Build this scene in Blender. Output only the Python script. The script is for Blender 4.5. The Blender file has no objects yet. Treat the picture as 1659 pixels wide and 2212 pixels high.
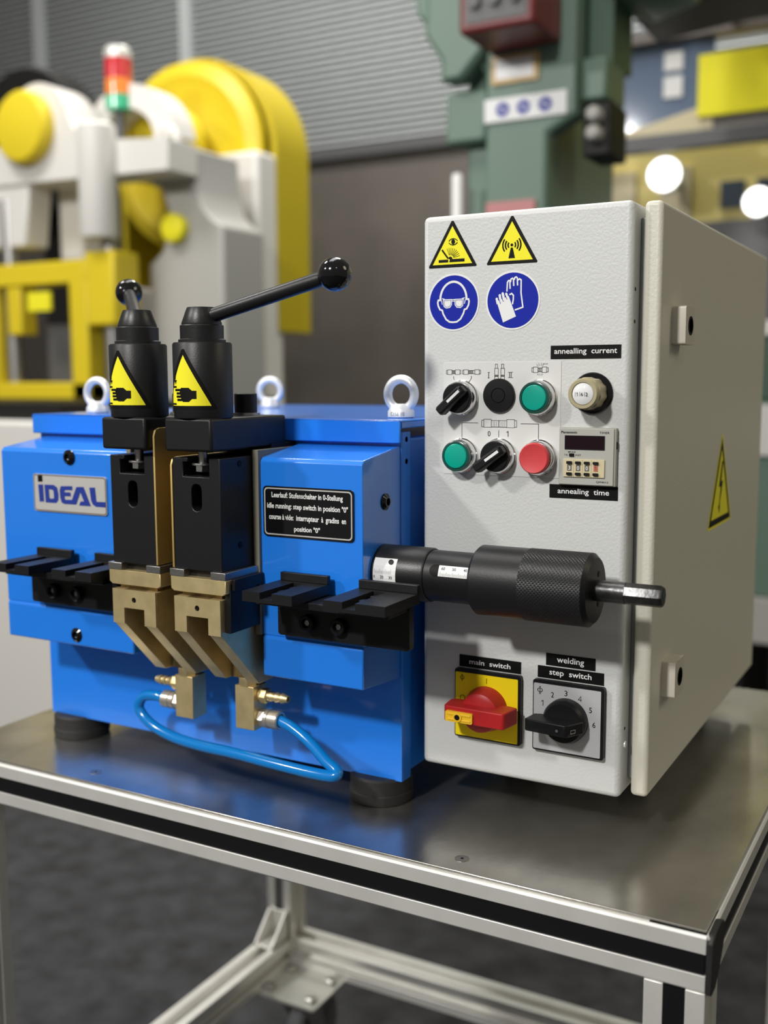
import bpy, bmesh, math, random
from mathutils import Vector, Matrix
from mathutils.geometry import tessellate_polygon

# ---------------------------------------------------------------- frame, camera, light
# All sizes below are millimetres. x runs along the machine front, y runs away from the viewer,
# z is height; z = FLOOR is the carpet, z = -40 the bench top.
FLOOR = -735.0
TOP = -40.0
sc = bpy.context.scene
COL = sc.collection

def W(x, y, z):
    return Vector((x * .001, y * .001, (z - FLOOR) * .001))

cam_d = bpy.data.cameras.new('camera')
cam = bpy.data.objects.new('camera', cam_d)
COL.objects.link(cam)
_yaw, _pit, _rol = 0.508208561, 0.124497639, -0.00425077522
_f = Vector((-math.sin(_yaw) * math.cos(_pit), math.cos(_yaw) * math.cos(_pit), -math.sin(_pit)))
_r = Vector((math.cos(_yaw), math.sin(_yaw), 0)); _u = _r.cross(_f)
_r2 = _r * math.cos(_rol) + _u * math.sin(_rol); _u2 = -_r * math.sin(_rol) + _u * math.cos(_rol)
_m = Matrix((_r2, _u2, -_f)).transposed().to_4x4()
_m.translation = W(439.317, -861.675, 358.447)
cam.matrix_world = _m
cam_d.sensor_fit = 'VERTICAL'; cam_d.sensor_height = 36.0
cam_d.lens = 2301.16 * 36.0 / 2212.0
cam_d.clip_start = .02; cam_d.clip_end = 60
cam_d.dof.use_dof = True
cam_d.dof.focus_distance = .90
cam_d.dof.aperture_fstop = 3.5
sc.camera = cam

sc.view_settings.view_transform = 'Standard'
sc.view_settings.look = 'None'
sc.view_settings.gamma = 1.0
sc.view_settings.use_curve_mapping = False
sc.view_settings.exposure = 0.0

world = bpy.data.worlds.new('hall_ambient'); sc.world = world
world.use_nodes = True
_bg = world.node_tree.nodes['Background']
_bg.inputs[0].default_value = (1.0, 0.95, 0.84, 1); _bg.inputs[1].default_value = 0.18

def area(name, loc, target, size, watts, col=(1, .98, .95), size_y=None):
    l = bpy.data.lights.new(name, 'AREA'); l.energy = watts; l.color = col
    l.shape = 'RECTANGLE' if size_y else 'DISK'; l.size = size
    if size_y: l.size_y = size_y
    o = bpy.data.objects.new(name, l); COL.objects.link(o)
    o.location = loc
    o.rotation_euler = (Vector(target) - Vector(loc)).to_track_quat('-Z', 'Y').to_euler()
    return o

area('ceiling_spot_key', (-.35, -3.0, 3.0), (0, 0, .9), .28, 98)
area('ceiling_spot_left', (-2.6, -2.6, 3.2), (-.1, 0, .9), .28, 62)
area('ceiling_spot_right', (1.9, -2.2, 3.4), (-.1, 0, .9), .25, 4)
area('fill_right', (3.6, 1.4, 3.6), (.2, .3, .9), 1.6, 34, (1, .91, .66))  # added fill light, brightens the cabinet's right side
area('hall_luminaire_near', (-1.0, 1.2, 4.4), (-1.0, 1.2, 0), 1.2, 60, (1, .98, .95), 3.0)
area('hall_luminaire_press', (-2.6, .2, 4.0), (-2.3, 2.2, .9), .8, 60)
area('hall_luminaire_far', (-1.2, 3.0, 4.4), (-.6, 3.6, .6), 1.0, 85)
area('fill_wall', (-3.2, 3.2, 4.2), (-3.2, 5.0, 2.6), 2.5, 70, (1, .98, .95), .6)  # added fill light, lightens the shutter on the back wall

# ---------------------------------------------------------------- materials
MATS = {}
def mat(name, col, rough=.5, metal=0.0, coat=0.0, bump=0.0, bscale=300.0, var=0.0, vscale=8.0, trans=0.0,
        emit=None, spec=None, aniso=None, ior=None, alpha=None):
    if name in MATS: return MATS[name]
    m = bpy.data.materials.new(name); m.use_nodes = True
    nt = m.node_tree; b = nt.nodes['Principled BSDF']
    b.inputs['Base Color'].default_value = (*col, 1)
    b.inputs['Roughness'].default_value = rough
    b.inputs['Metallic'].default_value = metal
    b.inputs['Coat Weight'].default_value = coat
    b.inputs['Coat Roughness'].default_value = .06
    if spec is not None: b.inputs['Specular IOR Level'].default_value = spec
    if trans: b.inputs['Transmission Weight'].default_value = trans
    if ior: b.inputs['IOR'].default_value = ior
    if alpha is not None: b.inputs['Alpha'].default_value = alpha
    if emit:
        b.inputs['Emission Color'].default_value = (*col, 1); b.inputs['Emission Strength'].default_value = emit
    tc = nt.nodes.new('ShaderNodeTexCoord')
    mp = nt.nodes.new('ShaderNodeMapping'); nt.links.new(tc.outputs['Object'], mp.inputs[0])
    if aniso: mp.inputs['Scale'].default_value = aniso
    if var:
        n = nt.nodes.new('ShaderNodeTexNoise'); n.inputs['Scale'].default_value = vscale; n.inputs['Detail'].default_value = 6
        nt.links.new(mp.outputs[0], n.inputs[0])
        r = nt.nodes.new('ShaderNodeValToRGB')
        r.color_ramp.elements[0].position = .3; r.color_ramp.elements[1].position = .72
        r.color_ramp.elements[0].color = (*[c * (1 - var) for c in col], 1)
        r.color_ramp.elements[1].color = (*[min(1, c * (1 + var)) for c in col], 1)
        nt.links.new(n.outputs[0], r.inputs[0]); nt.links.new(r.outputs[0], b.inputs['Base Color'])
    if bump:
        n = nt.nodes.new('ShaderNodeTexNoise'); n.inputs['Scale'].default_value = bscale; n.inputs['Detail'].default_value = 3
        nt.links.new(mp.outputs[0], n.inputs[0])
        bp = nt.nodes.new('ShaderNodeBump'); bp.inputs['Strength'].default_value = bump; bp.inputs['Distance'].default_value = .001
        nt.links.new(n.outputs[0], bp.inputs['Height']); nt.links.new(bp.outputs[0], b.inputs['Normal'])
    MATS[name] = m
    return m

BLUE = mat('blue_gloss_paint', (.016, .205, .80), .28, coat=.5, bump=.04, bscale=60)
CABP = mat('light_grey_textured_paint', (.60, .61, .595), .45, bump=.38, bscale=420)
CABWARM = mat('light_grey_paint_warm_lit', (.62, .60, .51), .42, bump=.3, bscale=420)  # same paint as the body, warm side light put into the colour
BLACK = mat('black_anodised', (.009, .009, .010), .42, bump=.10, bscale=900, spec=.35)
BLACKM = mat('burnished_black_steel', (.013, .013, .014), .38, metal=.2, bump=.08, bscale=700)
BLACKG = mat('black_gloss_plastic', (.006, .006, .007), .10)
BLACKP = mat('black_matt_plastic', (.006, .006, .007), .42, spec=.3)
RUBBER = mat('black_rubber', (.015, .014, .013), .6, bump=.2, bscale=300)
BRASS = mat('brass', (.78, .63, .33), .45, metal=.8, bump=.08, bscale=200, var=.12, vscale=60)
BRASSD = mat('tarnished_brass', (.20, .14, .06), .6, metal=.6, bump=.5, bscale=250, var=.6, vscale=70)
BRASSS = mat('satin_brass_sheet', (.62, .45, .17), .45, metal=.75)
STEEL = mat('ground_steel', (.42, .41, .40), .38, metal=1, bump=.15, bscale=500)
CHROME = mat('bright_chrome', (.72, .72, .72), .15, metal=1)
NICKEL = mat('nickel_plate', (.70, .65, .57), .34, metal=.8)
ZINC = mat('cast_zinc', (.80, .81, .82), .42, metal=.4, bump=.3, bscale=220)
ALU = mat('anodised_aluminium', (.80, .79, .75), .38, metal=.5, var=.05, vscale=30)
ALUL = mat('aluminium_plate_print', (.62, .61, .58), .35, metal=.3)
TABLE = mat('worn_stainless_sheet', (.52, .50, .46), .25, metal=.94, var=.22, vscale=11, bump=.14, bscale=70, aniso=(1.5, 1, 1))
WHITE = mat('white_print', (.80, .80, .79), .45)
WHITEP = mat('white_panel_foil', (.66, .66, .64), .4)
YEL = mat('signal_yellow_print', (.90, .82, .03), .5, spec=.2)
YELP = mat('yellow_plate', (.90, .70, .010), .45, spec=.2)
YELI = mat('yellow_insert', (.80, .48, .02), .4)
REDP = mat('red_plastic', (.42, .016, .018), .42, spec=.3)
REDB = mat('red_button', (.62, .055, .06), .42)
GREENB = mat('green_button', (.0, .37, .27), .30, coat=.3)
INK = mat('black_print', (.005, .005, .005), .5, spec=.15)
GREYP = mat('grey_switch_face', (.45, .45, .46), .4)
SIGNB = mat('mandatory_blue_print', (.008, .020, .34), .5, spec=.15)
LOGOB = mat('logo_blue_print', (.018, .040, .28), .4)
CREAM = mat('cream_plastic', (.62, .54, .34), .4)
BEIGE = mat('beige_knob_plastic', (.40, .35, .21), .4)
TIMERP = mat('timer_grey_plastic', (.42, .42, .38), .4)
TIMERS = mat('timer_side_plastic', (.36, .35, .30), .5)
DISPLAY = mat('dark_display', (.010, .002, .006), .08)
HOSEM = mat('blue_hose', (.004, .20, .60), .18, coat=.5)
LENS = mat('clear_dial_window', (.80, .80, .80), .06)
CARPET = mat('charcoal_carpet', (.026, .026, .028), .95, bump=1.0, bscale=160, var=.55, vscale=16)
PW = mat('press_white_paint', (.72, .70, .66), .4)
PG = mat('press_grey_paint', (.42, .41, .38), .45)
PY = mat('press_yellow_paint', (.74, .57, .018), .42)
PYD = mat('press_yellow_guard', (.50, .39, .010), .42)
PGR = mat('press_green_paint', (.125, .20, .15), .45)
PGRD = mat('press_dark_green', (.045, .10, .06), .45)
DARK = mat('dark_iron', (.010, .009, .008), .55, spec=.3)
DGREY = mat('dark_grey_steel', (.10, .10, .105), .45)
PRED = mat('maroon_box_paint', (.16, .02, .02), .4)

# ---------------------------------------------------------------- mesh helpers
def root_of(o):
    while o.parent: o = o.parent
    return o

def FX(u, v, w): return (w, u, v)      # outline in y,z extruded along x
def FY(u, v, w): return (u, w, v)      # outline in x,z extruded along y
def FZ(u, v, w): return (u, v, w)      # outline in x,y extruded along z

def circ(cx, cy, r, n=32, a0=0, a1=360, ry=None):
    ry = r if ry is None else ry
    full = abs(a1 - a0) >= 360
    k = n if full else n + 1
    return [(cx + r * math.cos(math.radians(a0 + (a1 - a0) * i / n)), cy + ry * math.sin(math.radians(a0 + (a1 - a0) * i / n))) for i in range(k)]

def rrect(x0, x1, y0, y1, r, n=5):
    p = []
    for cx, cy, a in ((x1 - r, y1 - r, 0), (x0 + r, y1 - r, 90), (x0 + r, y0 + r, 180), (x1 - r, y0 + r, 270)):
        p += circ(cx, cy, r, n, a, a + 90)
    return p

def rect(x0, x1, y0, y1): return [(x0, y0), (x1, y0), (x1, y1), (x0, y1)]

class MB:
    def __init__(s): s.v = []; s.f = []
    def add(s, vs, fs):
        k = len(s.v); s.v += [tuple(p) for p in vs]; s.f += [tuple(i + k for i in f) for f in fs]; return s
    def box(s, x0, x1, y0, y1, z0, z1):
        return s.add([(x0, y0, z0), (x1, y0, z0), (x1, y1, z0), (x0, y1, z0), (x0, y0, z1), (x1, y0, z1), (x1, y1, z1), (x0, y1, z1)],
                     [(3, 2, 1, 0), (4, 5, 6, 7), (0, 1, 5, 4), (1, 2, 6, 5), (2, 3, 7, 6), (3, 0, 4, 7)])
    def prism(s, loops, fr, w0, w1):
        if not isinstance(loops[0], list): loops = [loops]
        flat = [p for l in loops for p in l]; n = len(flat)
        vs = [fr(u, v, w0) for u, v in flat] + [fr(u, v, w1) for u, v in flat]
        if len(loops) == 1 and len(loops[0]) < 5:
            tri = [tuple(range(n))]
        else:
            tri = tessellate_polygon([[Vector((u, v, 0)) for u, v in l] for l in loops])
        fs = [tuple(t) for t in tri] + [tuple(i + n for i in t) for t in tri]
        k = 0
        for l in loops:
            m = len(l)
            for i in range(m):
                a = k + i; b = k + (i + 1) % m
                fs.append((a, b, b + n, a + n))
            k += m
        return s.add(vs, fs)
    def lathe(s, prof, o, ax, n=32):
        ax = Vector(ax).normalized(); t = Vector((0, 0, 1)) if abs(ax.z) < .9 else Vector((0, 1, 0))
        e1 = ax.cross(t).normalized(); e2 = ax.cross(e1); o = Vector(o)
        vs = []; fs = []; rings = []
        for r, a in prof:
            if r < 1e-6:
                rings.append([len(vs)]); vs.append(o + ax * a)
            else:
                k = len(vs); rings.append(list(range(k, k + n)))
                for i in range(n):
                    t_ = 2 * math.pi * i / n
                    vs.append(o + ax * a + e1 * (r * math.cos(t_)) + e2 * (r * math.sin(t_)))
        for A, B in zip(rings, rings[1:]):
            for i in range(n):
                j = (i + 1) % n
                if len(A) == 1 and len(B) == 1: continue
                if len(A) == 1: fs.append((A[0], B[i], B[j]))
                elif len(B) == 1: fs.append((A[i], A[j], B[0]))
                else: fs.append((A[i], A[j], B[j], B[i]))
        if len(rings[0]) > 1: fs.append(tuple(rings[0]))
        if len(rings[-1]) > 1: fs.append(tuple(reversed(rings[-1])))
        return s.add(vs, fs)
    def tube(s, path, r, n=14, smooth=6, closed=False):
        P = [Vector(p) for p in path]
        if smooth:
            Q = []; N = len(P)
            for i in range(N if closed else N - 1):
                p1 = P[i]; p2 = P[(i + 1) % N]
                p0 = P[i - 1] if (closed or i > 0) else p1 * 2 - p2
                p3 = P[(i + 2) % N] if (closed or i + 2 < N) else p2 * 2 - p1
                for k in range(smooth):
                    t = k / smooth
                    Q.append(.5 * ((2 * p1) + (p2 - p0) * t + (2 * p0 - 5 * p1 + 4 * p2 - p3) * t * t + (3 * p1 - p0 - 3 * p2 + p3) * t ** 3))
            if not closed: Q.append(P[-1])
            P = Q
        N = len(P); vs = []; fs = []; e = None
        for i, p in enumerate(P):
            if closed: d = P[(i + 1) % N] - P[i - 1]
            else: d = P[min(i + 1, N - 1)] - P[max(i - 1, 0)]
            d.normalize()
            if e is None:
                t = Vector((0, 0, 1)) if abs(d.z) < .9 else Vector((1, 0, 0))
                e = d.cross(t).normalized()
            e = (e - d * e.dot(d)).normalized(); g = d.cross(e)
            for k in range(n):
                a = 2 * math.pi * k / n
                vs.append(p + e * (r * math.cos(a)) + g * (r * math.sin(a)))
        for i in range(N if closed else N - 1):
            j = (i + 1) % N
            for k in range(n):
                l = (k + 1) % n
                fs.append((i * n + k, i * n + l, j * n + l, j * n + k))
        if not closed:
            fs.append(tuple(range(n))); fs.append(tuple(reversed(range((N - 1) * n, N * n))))
        return s.add(vs, fs)
    def build(s, name, m, parent=None, bevel=0, seg=2, angle=35, at=None):
        if parent is not None: org = root_of(parent).location
        else:
            xs = [p[0] for p in s.v]; ys = [p[1] for p in s.v]; zs = [p[2] for p in s.v]
            org = W((min(xs) + max(xs)) / 2, (min(ys) + max(ys)) / 2, min(zs))
        bm = bmesh.new()
        vv = [bm.verts.new(W(*p) - org) for p in s.v]
        for f in s.f:
            try: bm.faces.new([vv[i] for i in f])
            except ValueError: pass
        if len(s.f) > 1 or True:
            bmesh.ops.recalc_face_normals(bm, faces=bm.faces)
        me = bpy.data.meshes.new(name); bm.to_mesh(me); bm.free()
        for p in me.polygons: p.use_smooth = True
        me.set_sharp_from_angle(angle=math.radians(angle))
        me.materials.append(m)
        o = bpy.data.objects.new(name, me); COL.objects.link(o)
        if parent is not None: o.parent = parent
        else: o.location = org
        if bevel:
            b = o.modifiers.new('bevel', 'BEVEL'); b.width = bevel * .001; b.segments = seg
            b.limit_method = 'ANGLE'; b.angle_limit = math.radians(30)
        return o

class DEC:
    """flat print: polygons in a u,v plane laid on a surface"""
    def __init__(s): s.v = []; s.f = []; s.n = 0
    def poly(s, loops):
        if not isinstance(loops[0], list): loops = [loops]
        flat = [p for l in loops for p in l]
        tri = tessellate_polygon([[Vector((u, v, 0)) for u, v in l] for l in loops])
        k = len(s.v); s.n += 1; s.v += [(p[0], p[1], s.n % 8) for p in flat]; s.f += [tuple(i + k for i in t) for t in tri]; return s
    def stroke(s, pts, w, closed=False):
        n = len(pts); L = []; R = []
        for i in range(n):
            a = pts[i - 1] if (i > 0 or closed) else None; b = pts[i]; c = pts[(i + 1) % n] if (i < n - 1 or closed) else None
            d = Vector((0, 0)); 
            m = 1
            if a is not None and c is not None:
                d1 = (Vector(b) - Vector(a)).normalized(); d2 = (Vector(c) - Vector(b)).normalized(); d = d1 + d2
                if d.length < .2: d = d2
                d.normalize(); m = 1 / max(.55, d.dot(d2))
            elif c is not None: d = (Vector(c) - Vector(b)).normalized()
            else: d = (Vector(b) - Vector(a)).normalized()
            nrm = Vector((-d.y, d.x)) * (w / 2 * m)
            L.append((b[0] + nrm.x, b[1] + nrm.y)); R.append((b[0] - nrm.x, b[1] - nrm.y))
        k = len(s.v); s.n += 1; s.v += [(p[0], p[1], s.n % 8) for p in L + R]
        for i in range(n if closed else n - 1):
            j = (i + 1) % n
            s.f.append((k + i, k + j, k + n + j, k + n + i))
        return s
    def text(s, body, cu, cv, w, h, bold=0.0, serif=False, rot=0):
        if body == '1':
            return s.stroke([(cu - .30 * h, cv + .28 * h), (cu + .03 * h, cv + .5 * h), (cu + .03 * h, cv - .5 * h)], h * .12)
        if body == '4':
            return s.stroke([(cu + .18 * h, cv - .5 * h), (cu + .18 * h, cv + .5 * h), (cu - .28 * h, cv - .2 * h), (cu + .32 * h, cv - .2 * h)], h * .11)
        cd = bpy.data.curves.new('lettering', 'FONT'); cd.body = body; cd.size = 10; cd.offset = bold; cd.resolution_u = 3
        o = bpy.data.objects.new('lettering', cd); COL.objects.link(o)
        me = bpy.data.meshes.new_from_object(o.evaluated_get(bpy.context.evaluated_depsgraph_get()))
        xs = [q.co.x for q in me.vertices]; ys = [q.co.y for q in me.vertices]
        x0, x1, y0, y1 = min(xs), max(xs), min(ys), max(ys)
        sx = w / max(1e-6, x1 - x0); sy = h / max(1e-6, y1 - y0)
        k = len(s.v); s.n += 1; ca, sa = math.cos(rot), math.sin(rot)
        for q in me.vertices:
            a = (q.co.x - (x0 + x1) / 2) * sx; b = (q.co.y - (y0 + y1) / 2) * sy
            s.v.append((cu + a * ca - b * sa, cv + a * sa + b * ca, s.n % 8))
        s.f += [tuple(i + k for i in p.vertices) for p in me.polygons]
        bpy.data.objects.remove(o); bpy.data.meshes.remove(me); bpy.data.curves.remove(cd)
        return s
    def xf(s, fn): s.v = [(*fn(p[0], p[1]), p[2]) for p in s.v]; return s
    def build(s, name, m, parent, place, cut=None):
        org = root_of(parent).location
        bm = bmesh.new(); vv = [bm.verts.new(p) for p in s.v]
        for f in s.f:
            try: bm.faces.new([vv[i] for i in f])
            except ValueError: pass
        if cut:
            us = [p[0] for p in s.v]; u = min(us) + cut
            while u < max(us):
                bmesh.ops.bisect_plane(bm, geom=bm.verts[:] + bm.edges[:] + bm.faces[:], plane_co=(u, 0, 0), plane_no=(1, 0, 0))
                u += cut
        for v in bm.verts: v.co = W(*place(v.co.x, v.co.y, v.co.z * .016)) - org
        bmesh.ops.recalc_face_normals(bm, faces=bm.faces)
        me = bpy.data.meshes.new(name); bm.to_mesh(me); bm.free(); me.materials.append(m)
        o = bpy.data.objects.new(name, me); COL.objects.link(o); o.parent = parent
        return o

def front(y): return lambda u, v, l=0: (u, y - l, v)
def side(x): return lambda u, v, l=0: (x + l, u, v)

def thing(name, label, cat, x, y, z, group=None):
    o = bpy.data.objects.new(name, None); COL.objects.link(o); o.location = W(x, y, z)
    o.empty_display_size = .05
    o['label'] = label; o['category'] = cat
    if group: o['group'] = group
    return o

def tag(o, label=None, cat=None, group=None, kind=None):
    if label: o['label'] = label
    if cat: o['category'] = cat
    if group: o['group'] = group
    if kind: o['kind'] = kind
    return o

# ================================================================ the hall
MB().box(-9000, 4000, -4500, 6500, FLOOR - 60, FLOOR).build('floor', CARPET)
bpy.data.objects['floor']['kind'] = 'structure'
SHUT = mat('grey_shutter_slats', (.40, .42, .42), .5, metal=.2)
WALLM = mat('brown_concrete_panel', (.070, .060, .050), .55, var=.35, vscale=1.2, bump=.2, bscale=30)
BEAMM = mat('dark_wall_beam', (.055, .055, .056), .5)
wall = MB().box(-9000, 2500, 5060, 5160, FLOOR, 3400).build('wall_back', WALLM)
wall['kind'] = 'structure'
MB().box(-9000, 2500, 5000, 5060, 1725, 1795).build('wall_beam', BEAMM, wall)
sl = MB()
z = 1796.0
while z < 3380:
    sl.prism([(5060, z + 1), (5030, z + 5), (5000, z + 8), (5002, z + 20), (5040, z + 28), (5060, z + 30)], FX, -9000, 2500); z += 40
tag(sl.build('shutter_slats', SHUT, wall, angle=20), kind='stuff')
for x in (-7300, -5650, -4300):
    MB().box(x - 45, x + 45, 4960, 5004, 1800, 3380).build('shutter_post', SHUT, wall)

# ================================================================ workbench
XL, XR, YF, YB = -535, 291, -116, 535
bench = thing('workbench', 'aluminium profile workbench with worn steel top carrying the blue machine', 'workbench', (XL + XR) / 2, (YF + YB) / 2, FLOOR)
top = MB().box(XL + 3, XR - 3, YF + 4, YB - 3, TOP - 2.5, TOP).build('tabletop', TABLE, bench, bevel=.8)
top['label'] = 'worn brushed steel tabletop sheet'
for sx, sy in ((82.8, -90), (-330, -89), (-510, 300)):
    MB().lathe([(6.2, 0), (6.2, .25), (5.6, .35), (0, .35)], (sx, sy, TOP), (0, 0, 1), 24).build('countersunk_screw', STEEL, top)
    MB().lathe([(1.5, 0), (1.5, .1), (0, .1)], (sx, sy, TOP + .36), (0, 0, 1), 6).build('screw_socket_or_gleam', INK, top)

def profile_x(name, x0, x1, yf, z1, strip=True, sgn=-1, par=bench):
    """45 mm slotted profile along x whose outer face looks to sgn*y; z1 is its top"""
    h = 45; g = 5; sl_ = 8.2
    y0 = yf; y1 = yf - sgn * 45; yg = yf - sgn * 9
    out = [(y0, z1 - 2), (y0 - sgn * 2, z1), (y1, z1), (y1, z1 - h), (y0 - sgn * 2, z1 - h), (y0, z1 - h + 2),
           (y0, z1 - h / 2 - sl_), (yg, z1 - h / 2 - sl_), (yg, z1 - h / 2 + sl_), (y0, z1 - h / 2 + sl_)]
    o = MB().prism(out, FX, x0, x1).build(name, ALU, par, bevel=.5)
    if strip:
        MB().box(x0, x1 - 1.5, min(yf - sgn * 1.2, yg), max(yf - sgn * 1.2, yg), z1 - h / 2 - sl_ + .2, z1 - h / 2 + sl_ - .2).build('slot_strip', BLACKP, o)
    return o
def profile_y(name, y0, y1, xf, z1, strip=True, sgn=1, par=bench):
    h = 45; sl_ = 8.2
    a, b, g = xf, xf - sgn * 45, xf - sgn * 9
    out = [(a, z1 - 2), (a - sgn * 2, z1), (b, z1), (b, z1 - h), (a - sgn * 2, z1 - h), (a, z1 - h + 2),
           (a, z1 - h / 2 - sl_), (g, z1 - h / 2 - sl_), (g, z1 - h / 2 + sl_), (a, z1 - h / 2 + sl_)]
    o = MB().prism(out, lambda u, v, w: (u, w, v), y0, y1).build(name, ALU, par, bevel=.5)
    if strip:
        MB().box(min(xf - sgn * 1.2, g), max(xf - sgn * 1.2, g), y0, y1, z1 - h / 2 - sl_ + .2, z1 - h / 2 + sl_ - .2).build('slot_strip', BLACKP, o)
    return o
zt = TOP - .5
profile_x('top_rail', XL, XR - 2, YF, zt - 2)
profile_x('top_rail', XL, XR - 2, YB, zt - 2, sgn=1)
profile_y('top_rail', YF + 2, YB, XR, zt - 2, sgn=1)
profile_y('top_rail', YF + 46, YB - 46, XL, zt - 2, sgn=-1)
MB().prism([(YF, zt - 7), (YF + 5, zt - 2), (YF + 30, zt - 1.5), (YF + 40, zt - 6), (YF + 39, zt - 24), (YF + 26, zt - 38), (YF + 12, zt - 47), (YF, zt - 47)], FX, XR - 2, XR + 3).build('corner_cap', RUBBER, bench, bevel=1.2)
ZR = -545   # top of the lower frame
def leg(x0, y0, sides):
    z1 = zt - 2 - 45; z0 = ZR - 45
    outer = [(x0, y0), (x0 + 45, y0), (x0 + 45, y0 + 45), (x0, y0 + 45)]
    c = 22.5; s_ = 8.2; d = 9
    p = [(x0, y0), (x0 + c - s_, y0), (x0 + c - s_, y0 + d), (x0 + c + s_, y0 + d), (x0 + c + s_, y0), (x0 + 45, y0),
         (x0 + 45, y0 + c - s_), (x0 + 45 - d, y0 + c - s_), (x0 + 45 - d, y0 + c + s_), (x0 + 45, y0 + c + s_), (x0 + 45, y0 + 45), (x0, y0 + 45)]
    o = MB().prism(p, FZ, z0, z1).build('leg', ALU, bench, bevel=.6)
    if 'f' in sides: MB().box(x0 + c - s_ + .2, x0 + c + s_ - .2, y0 + 1.2, y0 + d, z0, z1 - 1).build('slot_strip', BLACKP, o)
    if 'g' in sides: MB().box(x0 + c - s_ + .2, x0 + c + s_ - .2, y0 + 5, y0 + d, z0, z1 - 1).build('slot_strip', DGREY, o)
    return o
leg(XR - 47, YF + 1, 'f'); leg(XL, YF + 1, 'f'); leg(XL, YB - 45, 'g'); leg(XR - 47, YB - 45, 'g')
# lower frame
def ribbed_x(name, x0, x1, y0, z1):
    p = [(y0, z1 - 45), (y0, z1 - 31), (y0 + 14, z1 - 31), (y0 + 14, z1 - 14), (y0, z1 - 14), (y0, z1), (y0 + 14, z1), (y0 + 14, z1 - 11), (y0 + 31, z1 - 11), (y0 + 31, z1), (y0 + 45, z1), (y0 + 45, z1 - 45)]
    return MB().prism(p, FX, x0, x1).build(name, ALU, bench, bevel=.8)
def ribbed_y(name, y0, y1, x0, z1):
    p = [(x0, z1 - 45), (x0, z1), (x0 + 14, z1), (x0 + 14, z1 - 14), (x0 + 31, z1 - 14), (x0 + 31, z1), (x0 + 45, z1), (x0 + 45, z1 - 16), (x0 + 33, z1 - 16), (x0 + 33, z1 - 31), (x0 + 45, z1 - 31), (x0 + 45, z1 - 45)]
    return MB().prism(p, FY, y0, y1).build(name, ALU, bench, bevel=.8)
ribbed_x('lower_rail', XL + 45, XR - 47, YB - 45, ZR)
ribbed_y('lower_rail', YF + 46, YB - 45, XL, ZR)
ribbed_y('lower_rail', YF + 46, YB - 45, XR - 47, ZR)
# gusset in the back left corner
gy = YB - 45
g = MB()
for xx in (XL + 5, XL + 36):
    g.prism([(gy, ZR), (gy - 46, ZR), (gy - 46, ZR + 6), (gy - 6, ZR + 46), (gy, ZR + 46)], FX, xx, xx + 4)
g.box(XL + 5, XL + 40, gy - 46, gy, ZR, ZR + 4); g.box(XL + 5, XL + 40, gy - 4, gy, ZR, ZR + 46)
g.build('corner_bracket', ALU, bench, bevel=.8)
def caster(cx, cy):
    z1 = ZR - 45
    GALV = mat('galvanised_plate', (.40, .40, .36), .45, metal=.5)
    o = MB().prism([rrect(cx - 54, cx + 54, cy - 46, cy + 46, 6)], FZ, z1 - 5, z1).build('caster_plate', GALV, bench, bevel=.6)
    for sx in (-38, 38):
        for sy in (-29, 29):
            MB().lathe([(9, 0), (9, 6), (7, 8), (0, 8)], (cx + sx, cy + sy, z1), (0, 0, 1), 6).build('mounting_bolt', STEEL, o)
    MB().lathe([(26, -5), (26, -18), (20, -24)], (cx, cy, z1), (0, 0, 1), 24).build('swivel_ring', STEEL, o)
    f = MB()
    for sx in (-20, 16):
        f.prism([(cy - 24, z1 - 22), (cy + 24, z1 - 22), (cy + 42, z1 - 92), (cy + 18, z1 - 92)], FX, cx + sx, cx + sx + 4)
    f.box(cx - 20, cx + 20, cy - 24, cy + 24, z1 - 26, z1 - 20)
    f.build('caster_fork', STEEL, o)
    hw = (z1 - FLOOR) - 85 
    rad = 62
    MB().lathe([(10, -14), (rad - 6, -14), (rad, -9), (rad, 9), (rad - 6, 14), (10, 14)], (cx, cy + 28, FLOOR + rad + .5), (1, 0, 0), 40).build('wheel', DGREY, o)
    return o
for cx, cy in ((XL + 92, YB - 88), (XR - 94, YB - 88), (XL + 92, YF + 90), (XR - 94, YF + 90)): caster(cx, cy)

# ================================================================ welding machine
mach = thing('welding_machine', 'blue butt welding machine with two black lever clamps on the workbench', 'welding machine', -240, 150, TOP)
for i, (fx, fy) in enumerate(((-43, -3), (-466 + 32, -3), (-43, 380), (-434, 380))):
    MB().lathe([(30, 0), (31, 4), (31, 9), (30, 10), (30, 23), (28, 25), (0, 24.6)], (fx, fy, TOP + .4), (0, 0, 1), 40).build('rubber_foot', RUBBER, mach)
# housing behind, front cover with return flanges
MB().box(-460, -17, 0, 420, -14, 305).build('housing', BLUE, mach, bevel=3, seg=3)
cov = MB().box(-463, -12, -19, -17, -16, 311)
cov.box(-15, -12, -17, -1, -16, 311).box(-463, -460, -17, -1, -16, 311).box(-460, -15, -17, -1, -16, -13)
cov.build('front_cover', BLUE, mach, bevel=.8)
for z in (304, 284):
    MB().lathe([(2.6, 0), (2.6, .6), (0, .6)], (-12.6, -9, z), (1, 0, 0), 16).build('cover_hole', INK, mach)
lid = MB().box(-466, -9, -27, -24.5, 301, 322).box(-466, -9, -27, 425, 319.5, 322).box(-466, -463.5, -24, 425, 309, 320).box(-11.5, -9, -24, 425, 314, 320)
lid.build('lid', BLUE, mach, bevel=1.2)

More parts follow.
